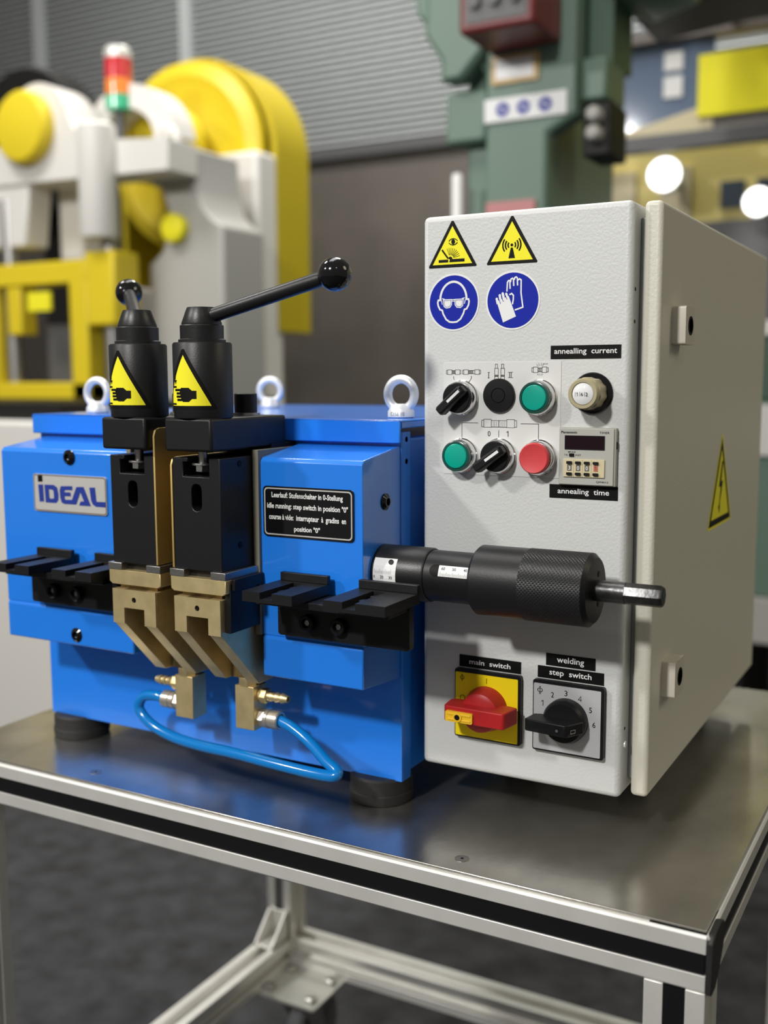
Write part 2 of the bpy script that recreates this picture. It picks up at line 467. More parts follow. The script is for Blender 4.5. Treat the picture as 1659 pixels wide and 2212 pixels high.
def eye_bolt(x, y, rot=0):
    o = MB().lathe([(11, 0), (12.5, 1), (12.5, 6), (9.5, 11), (7, 13)], (x, y, 322), (0, 0, 1), 28)
    R_ = 14.0
    o.tube([(x + R_ * math.cos(a) * math.cos(rot), y + R_ * math.cos(a) * math.sin(rot), 322 + 22 + R_ * math.sin(a)) for a in [i * math.pi / 16 for i in range(32)]], 4.2, 14, 0, True)
    return o.build('eye_bolt', ZINC, mach)
eb = eye_bolt(-33, 20)
def cylp(cx, cy, r, z0, a0):   # wrap print round an upright cylinder; a0 = direction of u = 0
    return lambda u, v, l=0: (cx + (r + l) * math.cos(a0 + u / r), cy + (r + l) * math.sin(a0 + u / r), z0 + v)
DEC().text('C15E 10', 0, 0, 14, 3.6, .04).build('cast_lettering', STEEL, eb, cylp(-33, 20, 12.7, 326, math.radians(-80)), 2)
eye_bolt(-352, 262, .3); eye_bolt(-414, 20, .1)

# ---- right head
def head(x0, x1, name):
    p = [(-87, 128), (-87, 286), (-84, 289.5), (-26, 298), (-19, 298), (-19, 128)]
    h = MB().prism(p, FX, x0, x1).build(name, BLUE, mach, bevel=1.8, seg=3)
    MB().prism([(-88, 90), (-88, 126), (-86, 128.5), (-19, 128.5), (-19, 84), (-84, 90)][:6], FX, x0 - (0 if x0 > -300 else 0), x1).build('head_skirt', BLUE, mach, bevel=2, seg=3)
    return h
hr = head(-118.5, -13, 'right_head_cover'); hr.name = 'head_cover'
hl = head(-448, -274, 'head_cover')
MB().box(-125, -118.8, -90, -20, 128, 296).build('insulating_plate', mat('grey_insulating_board', (.20, .19, .15), .5), mach, bevel=.4)
MB().box(-273.5, -268, -90, -20, 128, 296).build('insulating_plate', MATS['grey_insulating_board'], mach, bevel=.4)
# dark carriage between the heads
MB().box(-268, -125, -60, -19, 84, 300).build('clamp_carriage', DARK, mach)
def cap_screw(o, ax, r=6.5, par=mach, hgt=6):
    k = MB().lathe([(r, 0), (r, hgt - .8), (r - .8, hgt), (r * .58, hgt), (r * .5, hgt - 3.5), (0, hgt - 3.5)], o, ax, 24).build('cap_screw', BLACKP, par)
    return k
def grommet_screw(o, ax):
    k = MB().lathe([(7.5, 0), (7.5, 1.2), (6.4, 2), (4.6, 3.4), (3.4, 3.4), (3.1, 1), (0, 1)], o, ax, 24).build('socket_screw', BLACKG, mach)
for x, z in ((-351, 282), (-350, 101)): grommet_screw((x, -87.4, z), (0, -1, 0))
grommet_screw((-13.2, -47.5, 251), (1, 0, 0))
# name plate with blue logo lettering
npl = MB().prism([rrect(-401.5, -302, 226, 264, 3)], FY, -88.6, -87).build('name_plate', ALUL, mach)
npl['label'] = 'aluminium plate with blue logo lettering'
DEC().poly([rrect(-401, -302.5, 226.5, 263.5, 3), rrect(-400, -303.5, 227.5, 262.5, 2.5)]).build('plate_border', mat('brown_print', (.16, .12, .09), .5), npl, front(-88.75))
NX = lambda zx: -401 + (zx - 412) / (1290 - 412) * 99        # logo drawn in its own grid
def NZ(zx, zy): return 263.5 - (zy - (905 + (zx - 412) * .063)) / 428 * 37.5
def LG(pts): return [(NX(a), NZ(a, b)) for a, b in pts]
L = DEC()
L.poly(LG([(470, 1028), (530, 1028), (535, 1228), (480, 1228)]))
L.poly([LG([(548, 1030), (665, 1035), (705, 1065), (718, 1150), (712, 1215), (685, 1245), (556, 1238)]), LG([(600, 1085), (640, 1088), (658, 1105), (662, 1185), (645, 1195), (606, 1192)])])
L.poly(LG([(890, 1050), (890, 1098), (800, 1095), (790, 1120), (865, 1122), (868, 1168), (792, 1165), (795, 1205), (880, 1208), (940, 1060), (1025, 1060), (1105, 1280), (965, 1272), (985, 1225), (1025, 1225), (985, 1120), (930, 1262), (790, 1255), (755, 1240), (738, 1180), (735, 1100), (750, 1050)]))
L.poly(LG([(1095, 1068), (1160, 1068), (1172, 1228), (1278, 1232), (1278, 1292), (1165, 1285), (1130, 1262), (1110, 1215)]))
L.build('logo_lettering', LOGOB, npl, front(-88.9))
DEC().poly(LG([(468, 922), (525, 922), (527, 996), (470, 996)])).build('logo_dot', INK, npl, front(-88.9))
# black instruction plate
ip = MB().prism([rrect(-115, -21, 219.5, 264.5, 4)], FY, -88.4, -87).build('instruction_plate', BLACKG, mach)
ip['label'] = 'black plate with white three-language instruction'
DEC().poly([rrect(-113.6, -22.4, 220.9, 263.1, 3.6), rrect(-112.4, -23.6, 222.1, 261.9, 2.8)]).build('plate_border', ALUL, ip, front(-88.55))
T = DEC()
T.text('Leerlauf: Stufenschalter in 0-Stellung', -68.5, 256.2, 74, 6.2, .25)
T.text('idle running: step switch in position "0"', -68.5, 246.6, 84, 6.4, .25)
T.text('course \u00e0 vide:  interrupteur  \u00e0  gradins  en', -68.5, 236.6, 80, 6.4, .25)
T.text('position "0"', -68.5, 227.0, 27, 6.0, .25)
T.build('plate_lettering', WHITE, ip, front(-88.6))

# ---- clamps
STICKBORDER = INK
def clamp(xc, lever_dir, inner):
    """one lever clamp; inner = side (+1/-1) that carries the brass sheet"""
    win = rect(xc - 14.5, xc + 14.5, 274.5, 287.8); win2 = [(xc - 14.5, 274.5), (xc + 14.5, 274.5), (xc + 14.5, 291), (xc - 9, 291), (xc - 9, 287.5), (xc - 14.5, 287.5)]
    slot = circ(xc, 262.6, 5.6, 10, 0, 180) + circ(xc, 250, 5.6, 10, 180, 360)
    outer = [(xc - 26, 192), (xc + 26, 192), (xc + 26, 291), (xc + 14.5, 291), (xc + 14.5, 274.5), (xc - 14.5, 274.5), (xc - 14.5, 287.5), (xc - 9, 287.5), (xc - 9, 291), (xc - 26, 291)]
    b = MB().prism([outer, slot], FY, -136, -60)
    body = b.build('clamp_body', BLACK, mach, bevel=.7)
    MB().box(xc - 14.4, xc + 14.4, -113, -108, 240, 291).build('clamp_core', INK, body)
    # slot lip, bolt and washer in the window
    MB().lathe([(5, 278), (6.5, 278.5), (6.5, 284), (0, 284)], (xc - 1, -125, 0), (0, 0, 1), 6).build('hex_bolt', CHROME, body, bevel=.3)
    MB().lathe([(9.5, 284), (9.5, 285.8), (0, 285.8)], (xc - 1, -125, 0), (0, 0, 1), 28).build('washer', STEEL, body, bevel=.3)
    MB().lathe([(4, 285.8), (4, 297.5)], (xc - 1, -125, 0), (0, 0, 1), 16).build('bolt_stem', STEEL, body)
    for y, z in ((-108, 285), (-109, 213)):
        MB().lathe([(2.8, 0), (2.8, .5), (0, .5)], (xc + 26, y, z), (1, 0, 0), 16).build('dowel_hole', INK, body)
    # top plate
    MB().box(xc - 25.5, xc + 25.5, -146, -34, 297, 325.5).build('top_plate', BLACK, body, bevel=2.2, seg=2)
    # cylinder stack
    cy = -123
    MB().lathe([(25.2, 325.5), (25.6, 327), (25.6, 388.5), (24.6, 390), (0, 390)], (xc, cy, 0), (0, 0, 1), 64).build('clamp_cylinder', BLACK, body)
    MB().lathe([(20.4, 390), (20.4, 392.4), (18.8, 393.2), (18.8, 404.3), (18.2, 405), (0, 405)], (xc, cy, 0), (0, 0, 1), 48).build('threaded_collar', BLACKM, body)
    MB().lathe([(17.2, 405), (17.4, 406.5), (13.0, 418.5), (12.2, 420), (0, 420)], (xc, cy, 0), (0, 0, 1), 48).build('lever_hub', BLACKM, body)
    d = Vector(lever_dir)
    s0 = Vector((xc, cy, 410)) + d * 6
    end = Vector((xc, cy, 410)) + d * 139
    u = (end - s0).normalized()
    MB().lathe([(6.2, 0), (6.2, (end - s0).length - 16), (5, (end - s0).length - 12), (5, (end - s0).length - 4)], s0, u, 24).build('lever', BLACKM, body)
    L_ = 13.6
    MB().lathe([(6.5, -12.6)] + [(L_ * math.sin(math.radians(a)), -L_ * math.cos(math.radians(a))) for a in range(32, 181, 9)], end, u, 32).build('lever_knob', BLACKG, body)
    # hexagon screws behind the cylinder
    MB().lathe([(13, 325.5), (13, 328), (0, 328)], (xc, -62, 0), (0, 0, 1), 32).build('washer', STEEL, body)
    MB().lathe([(10.5, 328), (10.5, 345), (9.8, 345.6), (0, 345.6)], (xc, -62, 0), (0, 0, 1), 28).build('cap_screw', BLACKP, body)
    # crush warning sticker wrapped on the cylinder
    pl = cylp(xc, cy, 25.72, 333, math.radians(-91))
    pl2 = cylp(xc, cy, 25.80, 333, math.radians(-91)); pl3 = cylp(xc, cy, 25.88, 333, math.radians(-91))
    st = DEC().poly([(-29, 0), (29, 0), (29.5, 1.5), (1.2, 51), (-1.2, 51), (-29.5, 1.5)]).build('crush_warning_sticker', INK, body, pl, 2)
    st['label'] = 'yellow triangular hand crush warning sticker'
    # the black edging is printed round the yellow field
    DEC().poly([(-24.5, 3.2), (24.5, 3.2), (0, 46)]).build('sticker_field', YEL, body, pl2, 2)
    h = DEC()
    h.poly([(-3, 8), (-1, 6.5), (5, 6.5), (8, 9), (12, 9), (12, 16), (8, 16), (5, 18.5), (-3, 18.5), (-5, 16)])
    for v, u0 in ((16.6, -12), (13.7, -9.5), (11.0, -9.5), (8.2, -8.5)):
        h.poly(rect(u0, -1, v - 1.0, v + 1.0))
    h.poly(rect(-18, -9.2, 18.4, 20.0)); h.poly(rect(-20, -10, 3.9, 5.4))
    h.stroke([(-10.8, 30), (-10.8, 24)], .8); h.poly([(-13, 25), (-8.6, 25), (-10.8, 21)])
    h.build('hand_pictogram', INK, body, pl3, 2)
    # brass sheet on the inner side
    xs = xc + 26 * inner; a, b2 = sorted((xs, xs + 2.0 * inner))
    ztop = 316 if inner > 0 else 291
    sheet = [(-137, 193), (-137, ztop - 7), (-135, ztop - 2), (-130, ztop), (-62, ztop), (-62, 193)]
    MB().prism(sheet, FX, a, b2).build('brass_sheet', BRASSS, body, bevel=.2)
    # jaw bars and brass electrode holder
    j = MB().box(xc - 30.5, xc - 14.5, -138.5, -62, 185.6, 192.2).build('jaw_bar', STEEL, body, bevel=.4)
    j = MB().box(xc + 15, xc + 31, -138.5, -62, 185.6, 192.2).build('jaw_bar', STEEL, body, bevel=.4)
    MB().box(xc - 14.5, xc + 15, -130, -62, 185.4, 191.9).build('jaw_insert', BLACK, body)
    e = MB().prism([(xc - 30, 185.4), (xc - 30, 174.5), (xc - 26.5, 172), (xc + 27.5, 172), (xc + 31, 174), (xc + 31, 185.4)], FY, -138, -62)
    eb_ = e.build('electrode_plate', BRASS, mach, bevel=.5)
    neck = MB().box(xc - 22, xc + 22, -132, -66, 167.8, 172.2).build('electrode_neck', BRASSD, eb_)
    full = [(-138, 168), (-138, 136), (-84, 80), (-62, 80), (-62, 168)]
    chan = [(-138, 168), (-138, 151), (-108, 151), (-76, 118), (-76, 80), (-62, 80), (-62, 168)]
    # front plate with a small hole, two cheeks, channel roof
    hole = circ(xc, 158.8, 2.6, 14)
    br = MB().prism(full, FX, xc - 25.5, xc - 12).prism(full, FX, xc + 12, xc + 25.5)
    bo = br.build('electrode_holder', BRASS, mach, bevel=.6)
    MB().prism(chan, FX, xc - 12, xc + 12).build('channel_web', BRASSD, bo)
    MB().prism([[(xc - 25.5, 136), (xc - 12, 136), (xc - 12, 151), (xc + 12, 151), (xc + 12, 136), (xc + 25.5, 136), (xc + 25.5, 168), (xc - 25.5, 168)], hole], FY, -139.4, -138).build('holder_face', BRASS, bo)
    MB().lathe([(2.6, 0), (2.6, .4), (0, .4)], (xc, -138.0, 158.8), (0, -1, 0), 14).build('holder_hole', INK, bo)
    # burr of spatter inside the channel
    random.seed(int(xc)); sp = MB()
    for k in range(46):
        x = xc + random.uniform(-11, 11); t = random.random() ** .6; y = -108 + 32 * t; z = 151 - 33 * t
        q = random.uniform(.6, 2.2)
        sp.lathe([(0, -q), (q, 0), (0, q * .8)], (x, y - .4, z - .4), (random.random(), -1, -1), 5)
    sp.build('weld_spatter', BRASSD, bo)['kind'] = 'stuff'
    # union nut, water block
    MB().lathe([(8.5, 71.5), (9.5, 73), (9.5, 80)], (xc + 1, -68, 0), (0, 0, 1), 6).build('hex_nut', BRASS, bo, bevel=.4)
    wb = MB().box(xc - 9.5, xc + 12, -75, -54, 30, 72).build('water_block', BRASS, mach, bevel=.5)
    return body
cR = clamp(-151.5, (.975, 0, .225), -1)
cL = clamp(-224.5, (-.69, .69, .26), 1)
# black insulators on the outer sides of the jaws
MB().box(-125.8, -119.5, -133, -62, 138, 182).build('insulator_block', BLACK, mach, bevel=.6)
MB().box(-119.4, -116, -131, -88.2, 176, 186).build('insulator_strip', BLACK, mach, bevel=.5)
MB().box(-256.5, -250.2, -133, -62, 138, 182).build('insulator_block', BLACK, mach, bevel=.6)

# ---- hose barbs, quick couplings and hose
def fitting(x0, s, z, zc):
    o = (x0, -64.5, z); ax = (s, 0, 0)
    n = MB().lathe([(5.6, 0), (5.6, 2.2)], o, ax, 20).lathe([(7.0, 2.2), (7.6, 3), (7.6, 9), (7.0, 9.8)], o, ax, 6).build('hose_barb_nut', BRASS, mach, bevel=.3)
    p = [(4.4, 9.8)]
    for k in range(3):
        a = 12 + k * 6.2
        p += [(3.6, a), (5.0, a + .8), (3.5, a + 5.6)]
    p += [(3.3, 32), (2.2, 32), (2.2, 28), (0, 28)]
    MB().lathe(p, o, ax, 24).build('barb', BRASS, n)
    o = (x0, -64.5, zc)
    c = MB().lathe([(7.2, 0), (8.2, .8), (8.2, 6.5)], o, ax, 6).lathe([(7.4, 6.5), (8.8, 7.4), (8.8, 11), (8.1, 11.6), (8.1, 13), (8.8, 13.6), (8.8, 22), (8.0, 23), (6.4, 23), (6.2, 20)], o, ax, 32).build('quick_coupling', NICKEL, mach, angle=25)
    return c
fitting(-139.5, 1, 62.5, 40.5)
fitting(-234.0, -1, 61, 42)
hose = MB().tube([(-117, -64.5, 40.5), (-100, -68, 37), (-78, -74, 29), (-57, -80, 17), (-43, -84, 11), (-45, -88, 7.5), (-66, -89, 7.0), (-110, -87, 7.5), (-160, -82, 7.5), (-205, -76, 5.5), (-245, -70, 6.5), (-276, -66, 14), (-291, -64.5, 27), (-284, -64.5, 40), (-268, -64.5, 43), (-257.5, -64.5, 42)], 5.3, 18, 8)
hose.build('hose', HOSEM, mach)['label'] = 'glossy blue loop of hose between the couplings'

# ---- slotted work rests
def rest(x0, xs, name='rest_bracket'):
    b = MB().prism([rrect(x0, x0 + 132, 133, 172, 3)], FY, -97, -89)
    o = b.build('rest_bracket', BLACK, mach, bevel=.6)
    MB().box(x0 + 1, x0 + 131, -131, -97, 167, 173).build('bracket_shelf', BLACK, o, bevel=.5)
    for sx in (33, 65): 
        cap_screw((x0 + sx, -97, 147.5), (0, -1, 0), 7.2, o, 6.5)
        MB().lathe([(2.6, 0), (2.6, .4), (0, .4)], (x0 + sx, -100.2, 147.5), (0, -1, 0), 6).build('screw_socket_or_gleam', STEEL, o)  # light steel disc added to give the dark screw its gleam
    for (a, b2) in xs:
        n0 = a + 18; n1 = a + 30
        p = [(a, -153), (n0, -153), (n0, -103), (n1, -103), (n1, -153), (b2, -153), (b2, -94), (a, -94)]
        r = MB().prism([(a, 174), (b2, 174), (b2, 182.6), (n1, 182.6), (n1, 177), (n0, 177), (n0, 182.6), (a, 182.6)], FY, -153, -103).box(a, b2, -103, -94, 174, 182.6).build('work_rest', BLACK, o)
        MB().box(a + 1, b2, -98, -93, 182.6, 190).build('rest_lip', BLACK, r, bevel=.5)
        MB().lathe([(4.5, 0), (4.5, 3), (2.5, 3.6), (0, 3.6)], ((n0 + n1) / 2, -128, 176.8), (0, 0, 1), 18).build('slot_screw', BLACKM, r)
        MB().lathe([(4.5, 0), (4.5, 3), (2.5, 3.6), (0, 3.6)], ((n0 + n1) / 2, -110, 176.8), (0, 0, 1), 18).build('slot_screw', BLACKM, r)
    return o
rest(-95, ((-92, -42), (-12, 45)))
rest(-401, ((-392, -343), (-313, -263)))

# ---- upset spindle on the right
ay, az = -51, 190.3
def ax_(r0, prof, m, name, n=64, par=mach): return MB().lathe(prof, (0, ay, az), (1, 0, 0), n).build(name, m, par)
sl1 = ax_(0, [(23.6, -20), (23.6, 35), (22.8, 36.5), (0, 36.5)], BLACKM, 'spindle_sleeve')
sl2 = ax_(0, [(22.0, 36.5), (22.0, 84)], BLACKM, 'inner_sleeve')
kb = ax_(0, [(27.5, 80), (29.6, 82.5), (29.6, 124.5)], BLACKM, 'adjusting_knob')
# knurled grip: one raised lozenge grid wrapped round the knob
kn = MB(); NU, NX_ = 120, 34; vs = []; fs = []
for j in range(NX_ + 1):
    for i in range(NU):
        a = 2 * math.pi * i / NU; bump_ = .28 if (i + j) % 2 == 0 else -.10
        vs.append((124.5 + j * 52.5 / NX_, ay + (29.6 + bump_) * math.cos(a), az + (29.6 + bump_) * math.sin(a)))
for j in range(NX_):
    for i in range(NU):
        k = (i + 1) % NU
        if (i + j) % 2 == 0:
            fs += [(j * NU + i, j * NU + k, (j + 1) * NU + k), (j * NU + i, (j + 1) * NU + k, (j + 1) * NU + i)]
        else:
            fs += [(j * NU + i, j * NU + k, (j + 1) * NU + i), (j * NU + k, (j + 1) * NU + k, (j + 1) * NU + i)]
kn.add(vs, fs); kn.build('knurled_grip', BLACKM, kb, angle=4)
ax_(0, [(29.7, 177), (26.2, 180.5), (0, 180.5)], BLACKP, 'knob_end', par=kb)
for da in (60, 180, 300):
    MB().lathe([(2.4, 0), (2.4, .5), (0, .5)], (180.4, ay + 14 * math.cos(math.radians(da)), az + 14 * math.sin(math.radians(da))), (1, 0, 0), 14).build('pin_hole', INK, kb)
SHM = mat('worn_black_shaft', (.10, .10, .10), .35, metal=.9, var=.6, vscale=80, bump=.25, bscale=250)
sh = MB().lathe([(8.6, 180.5), (8.6, 205)], (0, ay, az), (1, 0, 0), 32).build('spindle_shaft', SHM, mach)
MB().lathe([(8.6, 205), (8.7, 232.5), (7.6, 234.5), (0, 234.5)], (0, ay, az), (1, 0, 0), 8).build('shaft_end', SHM, sh)
# scales: printed foil wrapped on the sleeves
def wrapx(r, a0, x0): return lambda u, v, l=0: (x0 + u, ay - r * math.cos(a0 + v / r), az + r * math.sin(a0 + v / r))
a0 = math.radians(8)
sc1 = DEC(); 
for k in range(6): sc1.poly(rect(0, 22, -9 + k * 3.6, -9 + k * 3.6 + 3.6))
o1 = sc1.build('scale_foil', WHITE, sl1, wrapx(23.72, a0, -10.5))
d = DEC()
for k in range(16):
    h_ = 4.2 if k % 5 == 0 else 2.4
    d.poly(rect(1.2 + k * 1.08, 1.36 + k * 1.08, -1.5, -1.5 + h_))
d.text('0', 1.4, -4.4, 1.5, 2.6, .1); d.text('20', 8.8, -4.4, 3.3, 2.6, .1); d.text('30', 17.2, -4.4, 3.3, 2.6, .1)
d.build('scale_marks', INK, sl1, wrapx(23.80, a0, -10.5))
pm = Vector(wrapx(23.7, a0, -10.5)(16.6, 9.2)); dirv = Vector((0, pm.y - ay, pm.z - az)).normalized()
MB().lathe([(2.3, 0), (2.3, 1.0), (0, 1.4)], pm, dirv, 18).build('scale_screw', DARK, sl1)
sc2 = DEC()
for k in range(3): sc2.poly(rect(0, 31, -4.6 + k * 3.2, -4.6 + k * 3.2 + 3.2))
a1 = math.radians(22)
slot = DEC(); slot.poly(rrect(-8.5, 34, -5.2, 5.6, 5.2)); slot.build('scale_slot', INK, sl2, wrapx(22.06, a1, 51), None)
sc2.build('scale_foil', WHITE, sl2, wrapx(22.16, a1, 51))
d = DEC()
for k in range(26):
    h_ = 3.6 if k % 5 == 0 else 2.1
    d.poly(rect(2 + k * 1.12, 2.16 + k * 1.12, -4.3, -4.3 + h_))
d.text('60', 4.2, 2.2, 3.2, 2.5, .1); d.text('50', 14.2, 2.2, 3.2, 2.5, .1); d.text('40', 24.5, 2.2, 3.2, 2.5, .1)
d.build('scale_marks', INK, sl2, wrapx(22.24, a1, 51))

# ================================================================ control cabinet
cab = thing('control_cabinet', 'tall light grey steel control cabinet with switches and push buttons', 'control cabinet', 100, 250, TOP)
MB().box(0, 189, 0, 497, 0, 500).build('cabinet_body', CABP, cab, bevel=5, seg=4)
MB().box(189, 196, 22, 487, 12, 488).build('sealing_rim', mat('grey_gasket_rim', (.30, .31, .32), .4), cab, bevel=1)
door = MB().box(194, 209, 13, 497, 0, 500).build('cabinet_door', CABWARM, cab, bevel=4, seg=4)
for z in (430, 404): MB().lathe([(1.6, 0), (1.6, .3), (0, .3)], (189, 10, z), (1, 0, 0), 12).build('body_hole', INK, cab)
MB().lathe([(3.2, 0), (3.0, 1.4), (0, 2)], (189, 10, 46), (1, 0, 0), 18).build('rivet', ZINC, cab)
MB().lathe([(1.4, 0), (1.4, .3), (0, .3)], (189, 10, 60), (1, 0, 0), 12).build('body_hole', INK, cab)
for fx, fy in ((40, 150), (150, 180), (40, 440), (150, 440)):
    MB().lathe([(16, 0), (17, 3), (15, 40), (0, 40)], (fx, fy, TOP), (0, 0, 1), 28).build('rubber_foot', RUBBER, cab)
# latches
LATP = mat('latch_cream_plastic', (.60, .56, .48), .4)
for z in (402, 96):
    MB().prism([rrect(50, 82, z - 16, z + 16, 2)], FX, 208.5, 221).build('latch', LATP, door, bevel=1)
    MB().lathe([(8, 0), (8, .5), (6, .5), (6, -4), (0, -4)], (221, 67, z), (1, 0, 0), 28).build('latch_lock', INK, door)
    MB().box(217, 220.5, 65, 69, z - 4, z + 4).build('latch_key_pin', STEEL, door)
# high voltage sign on the door
hv = DEC().poly([(216, 205.5), (326, 205.5), (328, 208), (272.5, 301), (269.5, 301), (214, 208)]).build('high_voltage_sign', YEL, door, side(209.15))
hv['label'] = 'yellow triangle with black lightning bolt'
DEC().poly([[(218.5, 208), (323.5, 208), (271, 297)], [(229, 214.5), (313, 214.5), (271, 285)]]).build('sign_border', INK, door, side(209.25))
DEC().poly([(273, 272), (261, 246), (270, 246), (264, 226), (260, 226.5), (267, 218), (270, 229), (267, 227), (281, 252), (272, 251), (279, 272)]).build('bolt_pictogram', INK, door, side(209.3))

# ---- signs on the front
def tri_sign(cx, name, draw, label):
    A = [(cx - 22.6, 455), (cx + 22.6, 455), (cx + 23, 456.2), (cx + .9, 494.6), (cx - .9, 494.6), (cx - 23, 456.2)]
    o = MB().prism([A], FY, -.35, .3).build(name, INK, cab); o['label'] = label
    DEC().poly([(cx - 19, 457.6), (cx + 19, 457.6), (cx, 490.2)]).build('sign_field', YEL, o, front(-.5))
    d = DEC(); draw(d); d.xf(lambda u, v: (cx + u, 455 + v)).build('pictogram', INK, o, front(-.65))
def d_arc(d):
    d.poly(rect(-13.2, -3.9, 4.4, 6.8)); d.poly([(-2.9, 4.4), (11.8, 4.4), (11.8, 7.0), (-2.3, 7.0)])
    d.stroke([(-10, 15.4), (-4, 7.6)], 1.5)
    for a in range(14, 112, 12):
        t = math.radians(a); d.stroke([(-1.9 + 3.2 * math.cos(t), 7.4 + 3.2 * math.sin(t)), (-1.9 + 9.4 * math.cos(t), 7.4 + 9.4 * math.sin(t))], .38)
    d.poly([(-3.4, 7.0)] + circ(-1.9, 7.2, 2.0, 10, 0, 150))
    up = circ(.8, 19.4, 5.0, 14, 35, 145); lo = circ(.8, 24.0, 5.0, 14, 215, 325)
    d.stroke(up, .75); d.stroke(lo, .75); d.poly(circ(.8, 21.7, 1.85, 20, ry=2.25))
def d_radio(d):
    d.poly(circ(0, 15.6, 1.25, 18)); d.poly([(-3, 4.6), (3, 4.6), (.85, 13.4), (-.85, 13.4)])
    for r in (3.4, 5.8, 8.2):
        for c in (0, 180): d.stroke([(p[0], 15.6 + p[1]) for p in circ(0, 0, r, 12, c - 38, c + 38)], 1.25)
tri_sign(29.1, 'arc_flash_sign', d_arc, 'yellow triangle with welding spark and eye pictogram')
tri_sign(84.9, 'radiation_sign', d_radio, 'yellow triangle with radiating antenna pictogram')
def round_sign(cx, cz, name, draw, label):
    o = MB().prism([circ(cx, cz, 24.8, 64)], FY, -.35, .3).build(name, WHITE, cab); o['label'] = label
    DEC().poly(circ(cx, cz, 23.3, 64)).build('sign_field', SIGNB, o, front(-.5))
    a, b = draw()
    a.xf(lambda u, v: (cx + u, cz + v)).build('pictogram', WHITE, o, front(-.65))
    if b: b.xf(lambda u, v: (cx + u, cz + v)).build('pictogram_lines', SIGNB, o, front(-.8))
def d_goggles():
    q = lambda x, y: ((x - 390) * .0698, (1305 - y) * .0619)
    d = DEC()
    d.stroke([q(212, 1280)] + [(12.7 * math.cos(math.radians(a)), 2.6 + 15.2 * math.sin(math.radians(a))) for a in range(176, 3, -8)] + [q(570, 1280)], 1.9)
    for s in (1, -1):
        m = lambda x, y: (s * (x - 390) * .0698, (1305 - y) * .0619)
        d.stroke([m(210, 1268), m(180, 1268), (m(172, 1300)), m(180, 1350), m(205, 1400), m(235, 1410)], 1.5)
        d.stroke([m(235, 1405), m(248, 1460), m(290, 1540), m(340, 1578), m(395, 1583)], 1.5)
        d.poly([m(245, 1258), m(372, 1258), m(372, 1340), m(345, 1380), m(290, 1388), m(255, 1360)])
        d.stroke([m(226, 1275), m(236, 1330)], .7); d.stroke([m(232, 1247), m(270, 1256)], .7)
    d.stroke([q(370, 1268), q(410, 1268)], .9); d.stroke([q(370, 1290), q(410, 1290)], .6)
    b = DEC()
    for s in (1, -1):
        m = lambda x, y: (s * (x - 390) * .0698, (1305 - y) * .0619)
        b.stroke([m(262, 1275), m(358, 1275), m(358, 1335), m(335, 1365), m(290, 1370), m(266, 1345)], .35, True)
    return d, b
def d_gloves():
    q = lambda x, y: ((x - 1203) * .0669, (1258 - y) * .0612)
    d = DEC()
    d.poly([q(985, 1265), q(1150, 1195), q(1252, 1480), q(1075, 1558)])
    for a, b_, w in ((( 1000, 1300), (985, 1228), 2.1), ((1043, 1280), (1027, 1182), 2.2), ((1092, 1262), (1067, 1158), 2.2), ((1140, 1245), (1116, 1165), 2.1)):
        d.stroke([q(*a), q(*b_)], w); d.poly([(q(*b_)[0] + w / 2 * math.cos(t * .5236), q(*b_)[1] + w / 2 * math.sin(t * .5236)) for t in range(12)])
    d.stroke([q(*p) for p in ((1125, 1135), (1130, 1010), (1145, 985), (1163, 985), (1168, 1100))], 1.25)
    d.stroke([q(*p) for p in ((1172, 1010), (1180, 965), (1200, 955), (1213, 970), (1218, 1062))], 1.25)
    d.stroke([q(*p) for p in ((1224, 980), (1232, 948), (1250, 940), (1266, 955), (1270, 1058))], 1.25)
    d.stroke([q(*p) for p in ((1275, 985), (1295, 968), (1318, 985), (1318, 1160), (1345, 1357), (1235, 1392))], 1.25)
    d.stroke([q(*p) for p in ((1160, 1180), (1190, 1163), (1215, 1190), (1213, 1250), (1203, 1312))], 1.25)
    b = DEC()
    for a, b_ in (((1040, 1300), (1008, 1215)), ((1078, 1270), (1045, 1190)), ((1128, 1240), (1095, 1170))): b.stroke([q(*a), q(*b_)], .5)
    return d, b
round_sign(30.3, 424.7, 'goggles_sign', d_goggles, 'blue disc with white face wearing goggles')
round_sign(86.1, 424.3, 'gloves_sign', d_gloves, 'blue disc with pair of white gloves')

# ---- black label strips
def strip(x0, x1, z0, z1, txt, w, h, name='label_strip', dz=0):
    o = MB().box(x0, x1, -.5, .3, z0, z1).build(name, INK, cab); o['label'] = 'black strip lettered in white: ' + txt
    DEC().text(txt, (x0 + x1) / 2, (z0 + z1) / 2 + dz, w, h, .12).build('strip_lettering', WHITE, o, front(-.65))
strip(121, 181.5, 374.3, 385.4, 'annealling  current', 54, 6.0, dz=.2)
strip(121.8, 181.5, 257, 268.5, 'annealing  time', 45, 6.0, dz=-.2)
strip(37.8, 97.8, 98, 109, 'main  switch', 40, 4.6)
strip(121, 165.5, 109.8, 120.5, 'welding', 24.5, 7.0)
strip(113.5, 173.2, 98, 108.6, 'step  switch', 38, 6.6)

